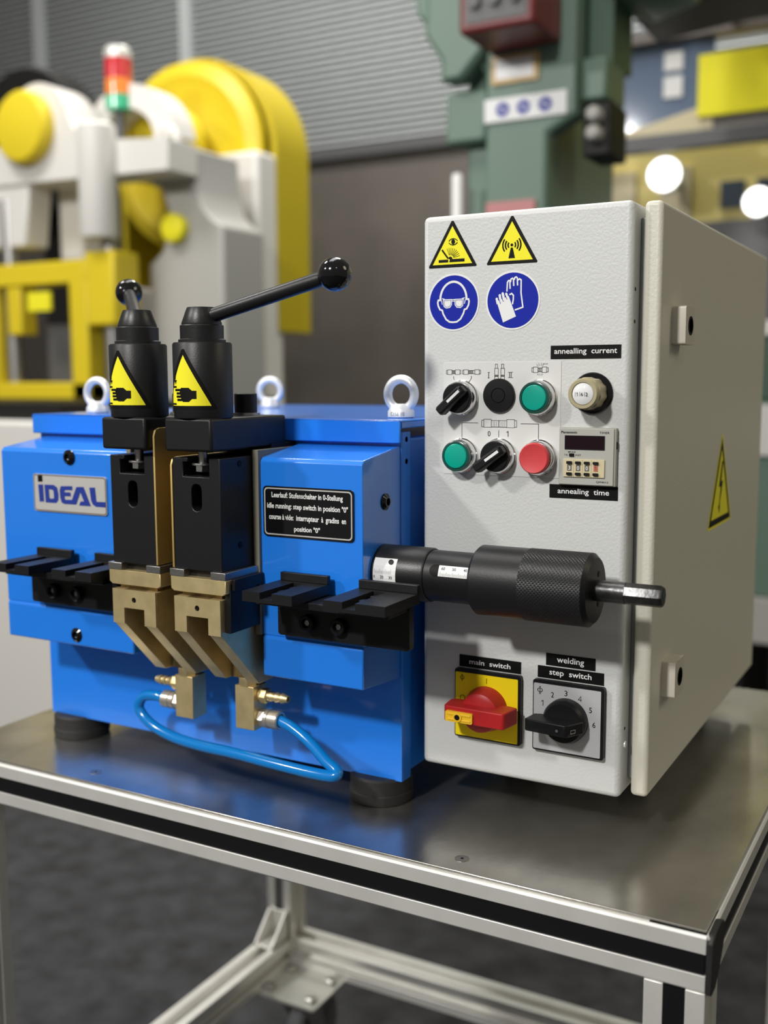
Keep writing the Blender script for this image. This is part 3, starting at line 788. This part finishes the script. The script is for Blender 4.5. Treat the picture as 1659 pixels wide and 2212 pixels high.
# ---- white control panel foil with line symbols
pan = MB().box(21, 130.6, -.45, .3, 273.6, 372.4).build('control_foil', WHITEP, cab, bevel=.1)
g = lambda x, y: (21 + (x - 75) * .109, 372.3 - (y - 38) * .0997)
D = DEC()
def rc(x0, x1, y0, y1, w=.35): D.stroke([g(x0, y0), g(x1, y0), g(x1, y1), g(x0, y1)], w, True)
for o_ in (100, 245):
    e = 0 if o_ == 100 else 28
    rc(o_, o_ + 10, 106, 138); rc(o_ + 10, o_ + 50, 102, 142); rc(o_ + 50, o_ + 80 + e, 108, 136)
    for k in range(4 if e == 0 else 7): D.stroke([g(o_ + 56 + k * 6, 108), g(o_ + 56 + k * 6, 136)], .3)
    rc(o_ + 80 + e, o_ + 120 + e, 102, 142); rc(o_ + 120 + e, o_ + 130 + e, 106, 138)
D.stroke([g(165, 158), g(166, 180), g(174, 190)], .4); D.stroke([g(323, 156), g(322, 178), g(308, 202), g(290, 215)], .4)
for x0 in (526, 579):
    rc(x0 + 5, x0 + 24, 56, 92); rc(x0, x0 + 31, 92, 150); rc(x0, x0 + 31, 150, 186)
    D.stroke([g(x0, 152), g(x0 + 31, 152)], .7); D.stroke([g(x0, 162), g(x0 + 31, 162)], .5)
D.text('I', 21 + (474 - 75) * .109, 372.3 - (152 - 38) * .0997, .5, 5.6, .0)
for dx in (-7, 7): D.stroke([g(660 + dx, 126), g(660 + dx, 172)], .5)
for yy in (126, 172): D.stroke([g(640, yy), g(682, yy)], .3); D.stroke([g(465, yy), g(484, yy)], .3)
rc(840, 852, 90, 126); rc(852, 890, 84, 130); rc(925, 962, 84, 130); rc(962, 975, 90, 126); rc(890, 925, 92, 124)
for k in range(3): D.stroke([g(898 + k * 9, 92), g(898 + k * 9, 124)], .4)
for a in (50, 75, 105, 130):
    t = math.radians(a)
    D.stroke([g(908 + 28 * math.cos(t), 84 - 10 * math.sin(t)), g(908 + 44 * math.cos(t), 84 - 34 * math.sin(t))], .25)
    D.stroke([g(908 + 24 * math.cos(t), 132 + 8 * math.sin(t)), g(908 + 36 * math.cos(t), 132 + 26 * math.sin(t))], .25)
D.stroke([g(932, 58), g(970, 58)], .3); D.poly([g(932, 58), g(940, 54), g(940, 62)]); D.poly([g(972, 58), g(964, 54), g(964, 62)])
D.stroke([g(242, 700), g(242, 568), g(385, 568)], .4); D.stroke([g(752, 568), g(902, 568), g(902, 700)], .4)
rc(417, 435, 542, 600); rc(435, 500, 534, 604); rc(634, 700, 534, 604); rc(700, 718, 542, 600)
D.stroke([g(500, 544), g(634, 544)], .35); D.stroke([g(500 + k * 5.6, 598 + (6 if k % 2 else 0)) for k in range(25)], .35)
D.stroke([g(566, 544), g(566, 600)], .5)
for k in (516, 530, 546, 584, 600, 616): D.stroke([g(k, 552), g(k, 594)], .2)
D.text('0', g(482, 660)[0], g(482, 660)[1], 2.6, 4.6, .0); D.stroke([g(566, 628), g(566, 690)], .4); D.text('1', g(645, 660)[0], g(645, 660)[1], 1.6, 4.6, .0)
D.build('foil_symbols', INK, pan, front(-.6))

# ---- push buttons and selector switches
def bezel(x, z, name, label):
    o = MB().lathe([(15.4, .3), (15.4, 2.6), (14.6, 3.4), (14.4, 9.5), (13.6, 10.6), (12.6, 10.6), (12.3, 9.5), (0, 9.5)], (x, 0, z), (0, -1, 0), 48).build(name, CHROME, cab)
    o['label'] = label
    return o
def push(x, z, m, label, guard):
    o = bezel(x, z, 'push_button', label)
    if guard:
        MB().lathe([(13.4, 9.5), (13.4, 14.2), (12.6, 14.6), (11.4, 14.6), (11.2, 12), (0, 12)], (x, 0, z), (0, -1, 0), 48).build('button_collar', mat('dark_green_clear_collar', (.02, .075, .06), .2), o)
        MB().lathe([(11.0, 11), (11.0, 14.4), (10.2, 15.3), (6, 15.9), (0, 16)], (x, 0, z), (0, -1, 0), 48).build('button_cap', m, o)
    else:
        MB().lathe([(13.2, 9.5), (13.2, 14.8), (12.2, 16), (8.5, 15.2), (0, 14.4)], (x, 0, z), (0, -1, 0), 48).build('button_cap', m, o)
push(112, 342, GREENB, 'green push button in the upper row', True)
push(39.6, 290.6, GREENB, 'green push button in the lower row', True)
push(112.6, 291, REDB, 'red push button', False)
bl = MB().lathe([(14.6, .3), (14.6, 3.2), (14.0, 4), (6.6, 4.2), (6.2, 3.6), (5.8, 4.2), (0, 4.2)], (75, 0, 343.6), (0, -1, 0), 48).build('blanking_cap', BLACKP, cab)
def selector(x, z, ang, label):
    o = bezel(x, z, 'selector_switch', label)
    MB().lathe([(13.2, 9.5), (13.2, 13.2), (12.4, 14), (0, 14)], (x, 0, z), (0, -1, 0), 48).build('selector_disc', BLACKP, o)
    ca, sa = math.cos(math.radians(ang)), math.sin(math.radians(ang))
    R2 = lambda u, v: (x + u * ca - v * sa, z + u * sa + v * ca)
    k = MB(); base = [(-18.5, -3.4), (-17, -4.6), (10, -4.6), (12.6, -3), (12.6, 3), (10, 4.6), (-17, 4.6), (-18.5, 3.4)]
    topp = [(-17.5, -2.2), (-16, -3.0), (8.5, -3.0), (10.5, -2), (10.5, 2), (8.5, 3.0), (-16, 3.0), (-17.5, 2.2)]
    n = len(base); vs = [(R2(*p)[0], -14, R2(*p)[1]) for p in base] + [(R2(*p)[0], -21, R2(*p)[1]) for p in base] + [(R2(*p)[0], -24.5 if p[0] < 5 else -23.5, R2(*p)[1]) for p in topp]
    fs = [tuple(range(n)), tuple(range(2 * n, 3 * n))]
    for l in (0, 1):
        for i in range(n):
            j = (i + 1) % n; fs.append((l * n + i, l * n + j, (l + 1) * n + j, (l + 1) * n + i))
    k.add(vs, fs).build('selector_grip', BLACKP, o, bevel=.5)
    DEC().poly([R2(-5, -1.2), R2(9.5, -1.2), R2(9.5, 1.2), R2(-5, 1.2)]).build('selector_mark', WHITE, o, lambda u, v, l=0: (u, -24.65 if (u - x) * ca + (v - z) * sa < 5 else -23.7, v))
selector(39.5, 341.5, 42, 'black selector switch in the upper row')
selector(75.8, 291.2, 36, 'black selector switch in the lower row')

# ---- annealing current dial
dl = MB().lathe([(17.4, .3), (17.4, 1.5), (16.6, 2.6), (12, 3.2), (0, 3.2)], (158.2, 0, 345.6), (0, -1, 0), 56).build('current_dial', BLACKG, cab)
dl['label'] = 'beige ribbed counting dial on black ring'
pr_ = []
for i in range(40):
    a = 2 * math.pi * i / 40; r = 13.4 if (i // 2) % 2 else 12.7
    pr_.append((158.2 + r * math.cos(a), 345.6 + r * math.sin(a)))
MB().prism([pr_], FY, -20, -3.2).lathe([(12.6, 20), (12.6, 25), (11.8, 26.2), (9.4, 26.2), (9.2, 24.5), (0, 24.5)], (158.2, 0, 345.6), (0, -1, 0), 48).build('dial_knob', BEIGE, dl)
MB().lathe([(9.2, 24.5), (8.6, 25.8), (6, 27.0), (3, 27.6), (0, 27.8)], (158.2, 0, 345.6), (0, -1, 0), 40).build('dial_window', LENS, dl)
d = DEC(); 
for k, c in enumerate('162'):
    x = 154.2 + k * 3.9; d.text(c, x + .1, 345.3, 1.0 if c == '1' else 1.7, 2.9, .08); d.stroke([(x - 1.6, 343.5), (x - 1.6, 347.2)], .25)
d.build('dial_digits', INK, dl, front(-27.95))

# ---- timer
tm = MB().box(131.4, 180.6, -5.2, .3, 268.9, 317.2).build('timer', TIMERS, cab, bevel=.6)
tm['label'] = 'grey square timer with dark display and thumbwheels'
MB().box(132, 179, -6.4, -5.0, 269.6, 316.6).build('timer_face', TIMERP, tm, bevel=.4)
MB().box(180.4, 181.2, -4, -2, 300, 306).build('timer_clip', INK, tm)
t = lambda u, v: (132 + u, 316.6 - v)
def tr(u0, u1, v0, v1): return rect(132 + u0, 132 + u1, 316.6 - v1, 316.6 - v0)
MB().prism([tr(5.0, 39.4, 5.8, 17.6), tr(5.6, 38.8, 6.4, 17.0)], FY, -6.9, -6.3).build('display_frame', BLACKP, tm)
DEC().poly(tr(5.5, 38.9, 6.3, 17.1)).build('timer_display', DISPLAY, tm, front(-6.6))
d = DEC()
d.text('Panasonic', *t(8.7, 3.2), 14, 2.0, .2); d.text('TIMER', *t(39, 3.2), 8.6, 1.7, 0); d.text('MODE', *t(11.2, 19.7), 6.4, 1.3, .02)
d.text('T.D.', *t(6.4, 22.2), 3.4, 1.4, .02); d.text('INST.', *t(17, 22.2), 5.0, 1.4, .02); d.text('QM4H-S', *t(37.8, 44.2), 10.4, 1.8, 0)
d.build('timer_lettering', INK, tm, front(-6.55))
MB().prism([tr(9.2, 13.2, 20.9, 23.4)], FY, -7.4, -6.3).build('mode_slider', INK, tm)
MB().prism([tr(4.2, 39.8, 25.5, 40.6)], FY, -7.6, -6.2).build('thumbwheel_unit', CREAM, tm, bevel=.3)
for k in range(4):
    u0 = 7.4 + k * 7.6
    MB().prism([tr(u0 + 5.9, u0 + 6.15, 25.8, 40.3)], FY, -7.75, -7.5).build('wheel_gap', BEIGE, tm) if k < 3 else None
    DEC().poly(tr(u0 + .4, u0 + 4.2, 30.4, 35.4)).build('wheel_window', mat('wheel_grey', (.13, .12, .10), .4) if k < 3 else mat('wheel_red', (.45, .16, .11), .4), tm, front(-7.75))
    DEC().text('3001'[k] if k else '3', *t(u0 + 2.3, 32.9), 1.9 if k < 3 else 1.0, 3.3, .1).build('wheel_digit', WHITE if k < 3 else REDP, tm, front(-7.9))
    for v in (28.4, 37.8):
        MB().prism([rrect(t(u0, 0)[0], t(u0 + 4.6, 0)[0], t(0, v + 1.1)[1], t(0, v - 1.1)[1], .5)], FY, -9.2, -7.5).build('wheel_key', BLACKP, tm)

# ---- main switch and step switch
def sw_plate(x0, z0, name, face, label):
    o = MB().prism([rrect(x0, x0 + 64.2, z0, z0 + 63.6, 2)], FY, -5, .3).build(name, BLACKP, cab, bevel=.5); o['label'] = label
    MB().prism([rrect(x0 + 1.0, x0 + 61.6, z0 + 1.6, z0 + 60.6, 1)], FY, -5.5, -4.8).build('switch_face', face, o)
    return o
def phi(d, u, v, s=1.0):
    d.stroke([(u + 1.9 * s * math.cos(a * math.pi / 10), v + 1.5 * s * math.sin(a * math.pi / 10)) for a in range(20)], .5 * s, True)
    d.stroke([(u, v - 2.8 * s), (u, v + 2.8 * s)], .5 * s)
    for w in (-2.8, 2.8): d.stroke([(u - .8 * s, v + w * s), (u + .8 * s, v + w * s)], .35 * s)
ms = sw_plate(35.4, 33.4, 'main_switch', YELP, 'yellow main switch plate with red handle')
d = DEC(); phi(d, 43, 89.3); d.stroke([(67, 86.4), (67, 91.4)], .5); d.stroke(circ(43.5, 70.5, 2.4, 16), .5, True)
d.build('switch_marks', INK, ms, front(-5.65))
HX, HZ = 67, 63.6
MB().lathe([(20.5, 5.4), (20.5, 8), (19, 14), (17.5, 22), (14, 24), (0, 24)], (HX, 0, HZ), (0, -1, 0), 48).build('switch_hub', REDP, ms)
hd = MB().prism([(HX - 29, -32.5), (HX - 27, -35), (HX + 27.5, -36), (HX + 29.5, -34.5), (HX + 33, -13), (HX + 26, -11), (HX - 26, -11), (HX - 31, -15)], FZ, HZ - 7.2, HZ + 7.4)
hd.build('switch_handle', REDP, ms, bevel=1.4, seg=3)
ins = MB().prism([rrect(HX - 25.5, HX + .5, HZ - 5.8, HZ + 3.6, 1.5)], FY, -38, -34.6).build('lock_insert', YELI, ms, bevel=.7)
MB().box(HX - 23, HX - 1, -38.6, -37.8, HZ + .4, HZ + 2.2).box(HX - 23, HX - 1, -38.6, -37.8, HZ - 4.4, HZ - 2.6).build('insert_rib', YELI, ms, bevel=.3)
MB().lathe([(4.2, 36), (4.2, 39), (2.6, 39.2), (2.5, 37), (0, 37)], (HX - 13.5, 0, HZ - 1), (0, -1, 0), 24).build('lock_boss', YELI, ms)
MB().lathe([(2.5, 38), (2.5, 38.9), (0, 38.9)], (HX - 13.5, 0, HZ - 1), (0, -1, 0), 20).build('lock_hole', INK, ms)
ss = sw_plate(111, 33.4, 'step_switch', GREYP, 'grey six-step switch plate with black handle')
d = DEC(); phi(d, 117.8, 88, 1.15)
for c, x, z in (('1', 120.6, 76.7), ('2', 129.3, 85.3), ('3', 141.5, 88.2), ('4', 154, 85.1), ('5', 163.6, 76.5), ('6', 166.9, 63.9)):
    d.text(c, x, z, 1.5 if c == '1' else 2.6, 4.8, .02)
d.build('switch_marks', INK, ss, front(-5.65))
KX, KZ = 142.4, 64.6
MB().lathe([(19.4, 5.4), (19.4, 12), (18.6, 14.5), (17.0, 17), (0, 17)], (KX, 0, KZ), (0, -1, 0), 48).build('switch_hub', BLACKP, ss)
hs = MB().prism([(KX - 29, -30), (KX - 27, -31.5), (KX + 8, -34.5), (KX + 10.5, -33), (KX + 19, -17), (KX + 17, -12), (KX - 22, -12), (KX - 27, -14)], FZ, KZ - 6.2, KZ + 4.4)
hs.build('switch_handle', BLACKP, ss, bevel=.9)
MB().lathe([(2.4, 0), (2.4, .5), (0, .5)], (KX + 1.5, -33.8, KZ - 1.0), (0, -1, 0), 18).build('handle_screw_hole', INK, ss)
MB().lathe([(1.3, .5), (1.3, .9), (0, .9)], (KX + 1.5, -33.8, KZ - 1.0), (0, -1, 0), 12).build('handle_screw', STEEL, ss)
DEC().stroke([(0, -2.2), (5, -2.2), (5, .6), (0, .6)], .35, True).build('handle_window', GREYP, ss, lambda u, v, l=0: (KX + 12.4 + u * .47, -30.0 + u * .89 - .2, KZ - 1 + v))

# ================================================================ background: yellow and white power press
pp = thing('power_press', 'white power press with yellow flywheel guard and yellow die frame', 'press', -2200, 2000, FLOOR)
MB().box(-3150, -1830, 1350, 2600, FLOOR, 240).build('press_base', PW, pp, bevel=12)
MB().box(-3150, -1900, 1400, 2500, 240, 290).build('bolster_plate', DARK, pp)
# yellow die frame
f = MB().box(-2900, -2246, 1880, 1960, 690, 768).box(-2330, -2246, 1880, 1960, 290, 700).box(-2900, -2246, 1880, 1960, 290, 350).box(-2760, -2690, 1880, 1960, 350, 690)
f.build('die_frame', PY, pp, bevel=6)
MB().box(-2243, -2112, 1870, 2000, 540, 790).build('guide_bush', PY, pp, bevel=10)
MB().box(-2640, -2570, 1885, 1960, 520, 690).build('frame_stiffener', PY, pp, bevel=5)
MB().box(-2520, -2410, 1870, 1880, 600, 665).build('yellow_tag', YEL, pp)
MB().lathe([(30, 290), (30, 1000)], (-2180, 1930, 0), (0, 0, 1), 24).build('guide_rod', STEEL, pp)
MB().lathe([(30, 290), (30, 1000)], (-2660, 1930, 0), (0, 0, 1), 24).build('guide_rod', STEEL, pp)
MB().box(-2560, -2400, 1990, 2200, 290, 560).build('press_tool', DGREY, pp, bevel=8)
MB().box(-2400, -2250, 2050, 2250, 560, 690).build('press_tool', PW, pp, bevel=10)
# crosshead with eccentric bearing
hub = [(-2900, 1052), (-1890, 1030), (-1890, 1130), (-2110, 1150), (-2250, 1175), (-2300, 1210)] + circ(-2470, 1225, 150, 14, 10, 178) + [(-2640, 1180), (-2900, 1180)]
MB().prism([hub], FY, 1900, 2050).build('crosshead', PW, pp, bevel=14, seg=3)
MB().lathe([(122, 0), (122, 40), (112, 52), (60, 60), (0, 62)], (-2508, 1902, 1226), (0, -1, 0), 48).build('eccentric_cover', PY, pp)
MB().lathe([(60, 830), (64, 840), (64, 1190), (54, 1202), (0, 1202)], (-2176, 1880, 0), (0, 0, 1), 36).build('guide_column', PW, pp)
MB().prism([[(-2760, 830), (-2780, 1056), (-2530, 1056), (-2560, 830)]], FY, 1910, 2020).build('tie_bar', PW, pp, bevel=10)
MB().box(-2548, -2430, 2060, 2160, 790, 1060).build('tie_bar', PW, pp, bevel=12)
ring = circ(-2260, 1180, 215, 24, 5, 175) + circ(-2260, 1180, 130, 20, 175, 5)
MB().prism([ring], FY, 2120, 2240).build('bearing_cap', PW, pp, bevel=12)
MB().lathe([(150, 0), (150, 180), (130, 190)], (-2300, 2420, 1230), (0, -1, 0), 36).build('shaft_drum', PY, pp)
# C frame and column
MB().prism([[(-2090, 1130), (-1905, 1130), (-1900, 1000), (-1880, 930), (-1840, 890), (-1800, 870), (-1800, 240), (-2120, 240), (-2120, 760), (-2060, 800), (-2020, 900), (-2060, 1010), (-2110, 1030)]], FY, 2060, 2300).build('press_frame', PG, pp, bevel=10)
MB().lathe([(48, 0), (48, 30), (36, 38), (0, 38)], (-1990, 2058, 870), (0, -1, 0), 28).build('oil_cap', YEL, pp)
MB().box(-2163, -1928, 2440, 2600, 240, 1195).build('rear_column', PW, pp, bevel=16)
# flywheel and guard
MB().lathe([(340, 0), (352, 20), (352, 60), (300, 78), (250, 62), (120, 70), (60, 90), (0, 90)], (-2310, 2560, 1215), (0, -1, 0), 64).build('flywheel', PY, pp)
arch = circ(-2310, 1205, 388, 40, 0, 180) + [(-2698, 540), (-1922, 540)]
inn = circ(-2310, 1205, 362, 40, 0, 180) + [(-2672, 560), (-1948, 560)]
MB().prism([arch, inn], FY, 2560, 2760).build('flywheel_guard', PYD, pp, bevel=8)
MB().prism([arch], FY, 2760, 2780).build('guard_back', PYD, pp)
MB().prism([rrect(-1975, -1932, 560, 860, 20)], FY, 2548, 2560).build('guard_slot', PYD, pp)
# lifting eye
MB().tube([(-1985 + 45 * math.cos(a), 2010, 1150 + 45 * math.sin(a)) for a in [i * math.pi / 10 for i in range(20)]], 12, 10, 0, True).build('lifting_eye', PW, pp)
# signal tower
sg = MB().lathe([(16, 1150), (16, 1330)], (-2290, 2120, 0), (0, 0, 1), 20).build('signal_tower', DGREY, pp)
zz = 1305
for nm, c, h in (('green_lens', (.03, .42, .22), 52), ('orange_lens', (.85, .22, .02), 55), ('red_lens', (.55, .02, .03), 70)):
    MB().lathe([(44, zz), (47, zz + 4), (47, zz + h - 4), (44, zz + h)], (-2290, 2120, 0), (0, 0, 1), 28).build(nm, mat(nm, c, .15, coat=.5), sg); zz += h
MB().lathe([(48, zz), (48, zz + 28), (40, zz + 38), (0, zz + 40)], (-2290, 2120, 0), (0, 0, 1), 28).build('tower_cap', ALU, sg)

bw = MB().lathe([(330, 0), (345, 20), (345, 160), (330, 180)], (-3420, 2900, 1420), (0, -1, 0), 56)
tag(bw.lathe([(60, -300), (60, 0)], (-3420, 2900, 1420), (0, -1, 0), 20).box(-3560, -3280, 2950, 3300, FLOOR, 1300).build('black_flywheel_machine', DARK), 'black flywheel machine behind the white press', 'machine')

# ================================================================ background: green press
gp = thing('green_press', 'tall green column press with maroon control box behind the cabinet', 'press', -620, 1950, FLOOR)
MB().box(-772, -525, 1770, 2250, FLOOR, 1700).build('press_column', PGR, gp, bevel=10)
MB().prism([[(-690, FLOOR), (-525, FLOOR), (-525, 955), (-455, 990), (-455, 1700), (-690, 1700)]], FY, 1700, 1772).build('column_rib', PGR, gp, bevel=10)
MB().prism([[(-815, 960), (-700, 960), (-700, 1110), (-720, 1150), (-790, 1170), (-830, 1215), (-900, 1300), (-900, 1700), (-700, 1700), (-700, 1090), (-812, 1090)]][0:1], FY, 1725, 1800).build('side_casting', PGR, gp, bevel=10)
MB().prism([[(-840, 1700), (-700, 1700), (-690, 1170), (-750, 1110), (-815, 1110), (-812, 1160), (-860, 1230)]], FY, 1690, 1760).build('slide_casting', PGR, gp, bevel=14)
rb = MB().box(-682, -492, 1520, 1700, 1160, 1500).build('control_box', PRED, gp, bevel=10)
DEC().poly(rect(-664, -510, 1180, 1480)).build('box_front', mat('grey_box_front', (.06, .06, .06), .4), rb, front(1517))
for bx in (-640, -590, -540):
    MB().lathe([(16, 0), (16, 10), (0, 12)], (bx, 1516, 1225), (0, -1, 0), 20).build('box_button', DGREY, rb)
tg = MB().box(-671, -548, 1692, 1700, 1084, 1150).build('rating_tag', mat('ochre_tag', (.55, .36, .12), .4), gp)
DEC().poly(rect(-660, -560, 1094, 1140)).build('tag_field', WHITE, tg, front(1691.5))
ws = MB().box(-689, -474, 1692, 1700, 994, 1050).build('safety_strip', WHITE, gp)
ws['label'] = 'white strip with three blue discs'
for bx in (-640, -585, -528):
    DEC().poly([circ(bx, 1022, 17, 24), circ(bx, 1022, 6, 16)]).build('blue_disc', SIGNB, ws, front(1691.5))
MB().box(-455, -392, 1740, 1900, 1030, 1130).build('side_box', PGR, gp, bevel=8)
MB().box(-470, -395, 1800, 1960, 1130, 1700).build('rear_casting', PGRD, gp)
MB().lathe([(14, FLOOR), (14, 870), (10, 876), (0, 876)], (-757, 1680, 0), (0, 0, 1), 18).build('white_lever', WHITE, gp)
sgn = MB().box(-683, -552, 1692, 1700, 760, 799).build('red_plate', mat('pale_red_plate', (.50, .20, .20), .45), gp)
for bz in (995, 950):
    MB().lathe([(20, 0), (20, 30), (14, 40), (0, 42)], (-420, 1760, bz), (0, -1, 0), 24).build('valve_cap', PG, gp)
MB().box(-455, -385, 1760, 1900, 900, 1030).build('valve_block', DARK, gp, bevel=6)
arm = [(-395, 1210), (-330, 1235), (-220, 1245), (-220, 1700), (-395, 1700)]
MB().prism([[(-480, 1362), (-360, 1374), (-240, 1386), (60, 1392), (60, 1700), (-480, 1700)]], FY, 1990, 2500).build('press_head', INK, gp, bevel=12)
MB().prism([[(-420, 1290), (-340, 1262), (-230, 1290), (-230, 1700), (-420, 1700)]], FY, 1780, 1990).build('head_bracket', PGR, gp, bevel=10)

# ================================================================ background: guarded yellow line on the right
gl = thing('guarded_press_line', 'yellow press line behind bluish safety glass and dark rail', 'machine', -500, 3500, FLOOR)
MB().box(-1080, 300, 3190, 3240, 1190, 1248).build('guard_rail', DGREY, gl, bevel=4)
MB().box(-1090, -1020, 3190, 3260, FLOOR, 1450).build('guard_post', DGREY, gl, bevel=4)
MB().box(-905, -890, 3190, 3230, 1248, 1600).build('guard_post', DGREY, gl, bevel=4)
GLASS = mat('bluish_safety_glass', (.14, .19, .29), .08, spec=.8)
MB().box(-890, -460, 3205, 3213, 1250, 1565).build('guard_pane', GLASS, gl)
for z0, z1 in ((1470, 1535), (1375, 1450)): MB().box(-640, -572, 3198, 3204, z0, z1).build('pane_reflection', WHITE, gl)  # white plates painted in as bright reflections on the pane
MB().box(-1000, 300, 3150, 3230, 1565, 1600).build('brown_rail', mat('brown_rail_paint', (.10, .08, .07), .5), gl)
MB().box(-512, 200, 3180, 3196, 1290, 1505).build('yellow_panel', YEL, gl, bevel=3)
MB().prism([[(-860, 1250), (-460, 1340), (-460, 1250)]], FY, 3196, 3204).build('cream_panel', CREAM, gl)
lp = MB().box(-1020, 300, 3500, 3900, FLOOR, 1300).build('yellow_housing', mat('pale_yellow_paint', (.72, .60, .20), .45), gl)
for i, (x0, x1) in enumerate(((-930, -820), (-720, -600), (-485, -395), (-350, -230), (-160, -60))):
    MB().box(x0, x1, 3485, 3500, 1010 if i > 1 else 940, 1110 if i > 1 else 1180).build('housing_window', mat('dark_window', (.06, .075, .10), .1) if i > 1 else CREAM, lp)
MB().box(-1020, 300, 3470, 3500, FLOOR, 960).build('housing_skirt', DGREY, lp)
GLOW = mat('glow_disc', (1, .99, .95), .5, emit=4)
def glowspot(x, y, z, r, back):  # added glowing spots, mainly standing in for bright reflections on the machines
    t_ = MB().lathe([(r * 1.1, -20), (r * 1.1, 30), (r * .5, 90), (0, 95)], (x, y, z), (0, 1, 0), 28).build('glow_spot', ZINC, gl)
    t_['label'] = 'round glowing disc added for a bright spot'
    MB().lathe([(r, 22), (r, 24), (0, 30)], (x, y, z), (0, -1, 0), 28).build('glow_disc', GLOW, t_)
    MB().box(x - 12, x + 12, y + 40, back, z - 12, z + 12).build('glow_spot_arm', DGREY, t_)
glowspot(-640, 3260, 1112, 58, 3505)
glowspot(-300, 3260, 985, 48, 3505)
glowspot(-388, 2960, 1610, 60, 3160)

# low machine behind the bench at far right
gm = thing('green_machine', 'green and white low machine standing behind the bench on the right', 'machine', 150, 2500, FLOOR)
MB().box(-250, 700, 2400, 3000, -290, 290).build('machine_body', PGR, gm, bevel=8)
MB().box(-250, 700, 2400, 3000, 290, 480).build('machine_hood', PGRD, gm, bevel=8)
MB().box(-250, 700, 2380, 2400, 130, 280).build('white_panel', PW, gm, bevel=3)
MB().box(-250, 700, 2380, 3000, -430, -290).build('machine_plinth', PG, gm, bevel=6)
for lx in (-220, 560):
    for ly in (2420, 2880): MB().box(lx, lx + 75, ly, ly + 80, FLOOR, -430).build('machine_leg', DARK, gm)
MB().box(-250, 700, 2370, 2400, 480, 520).build('white_trim', PW, gm)
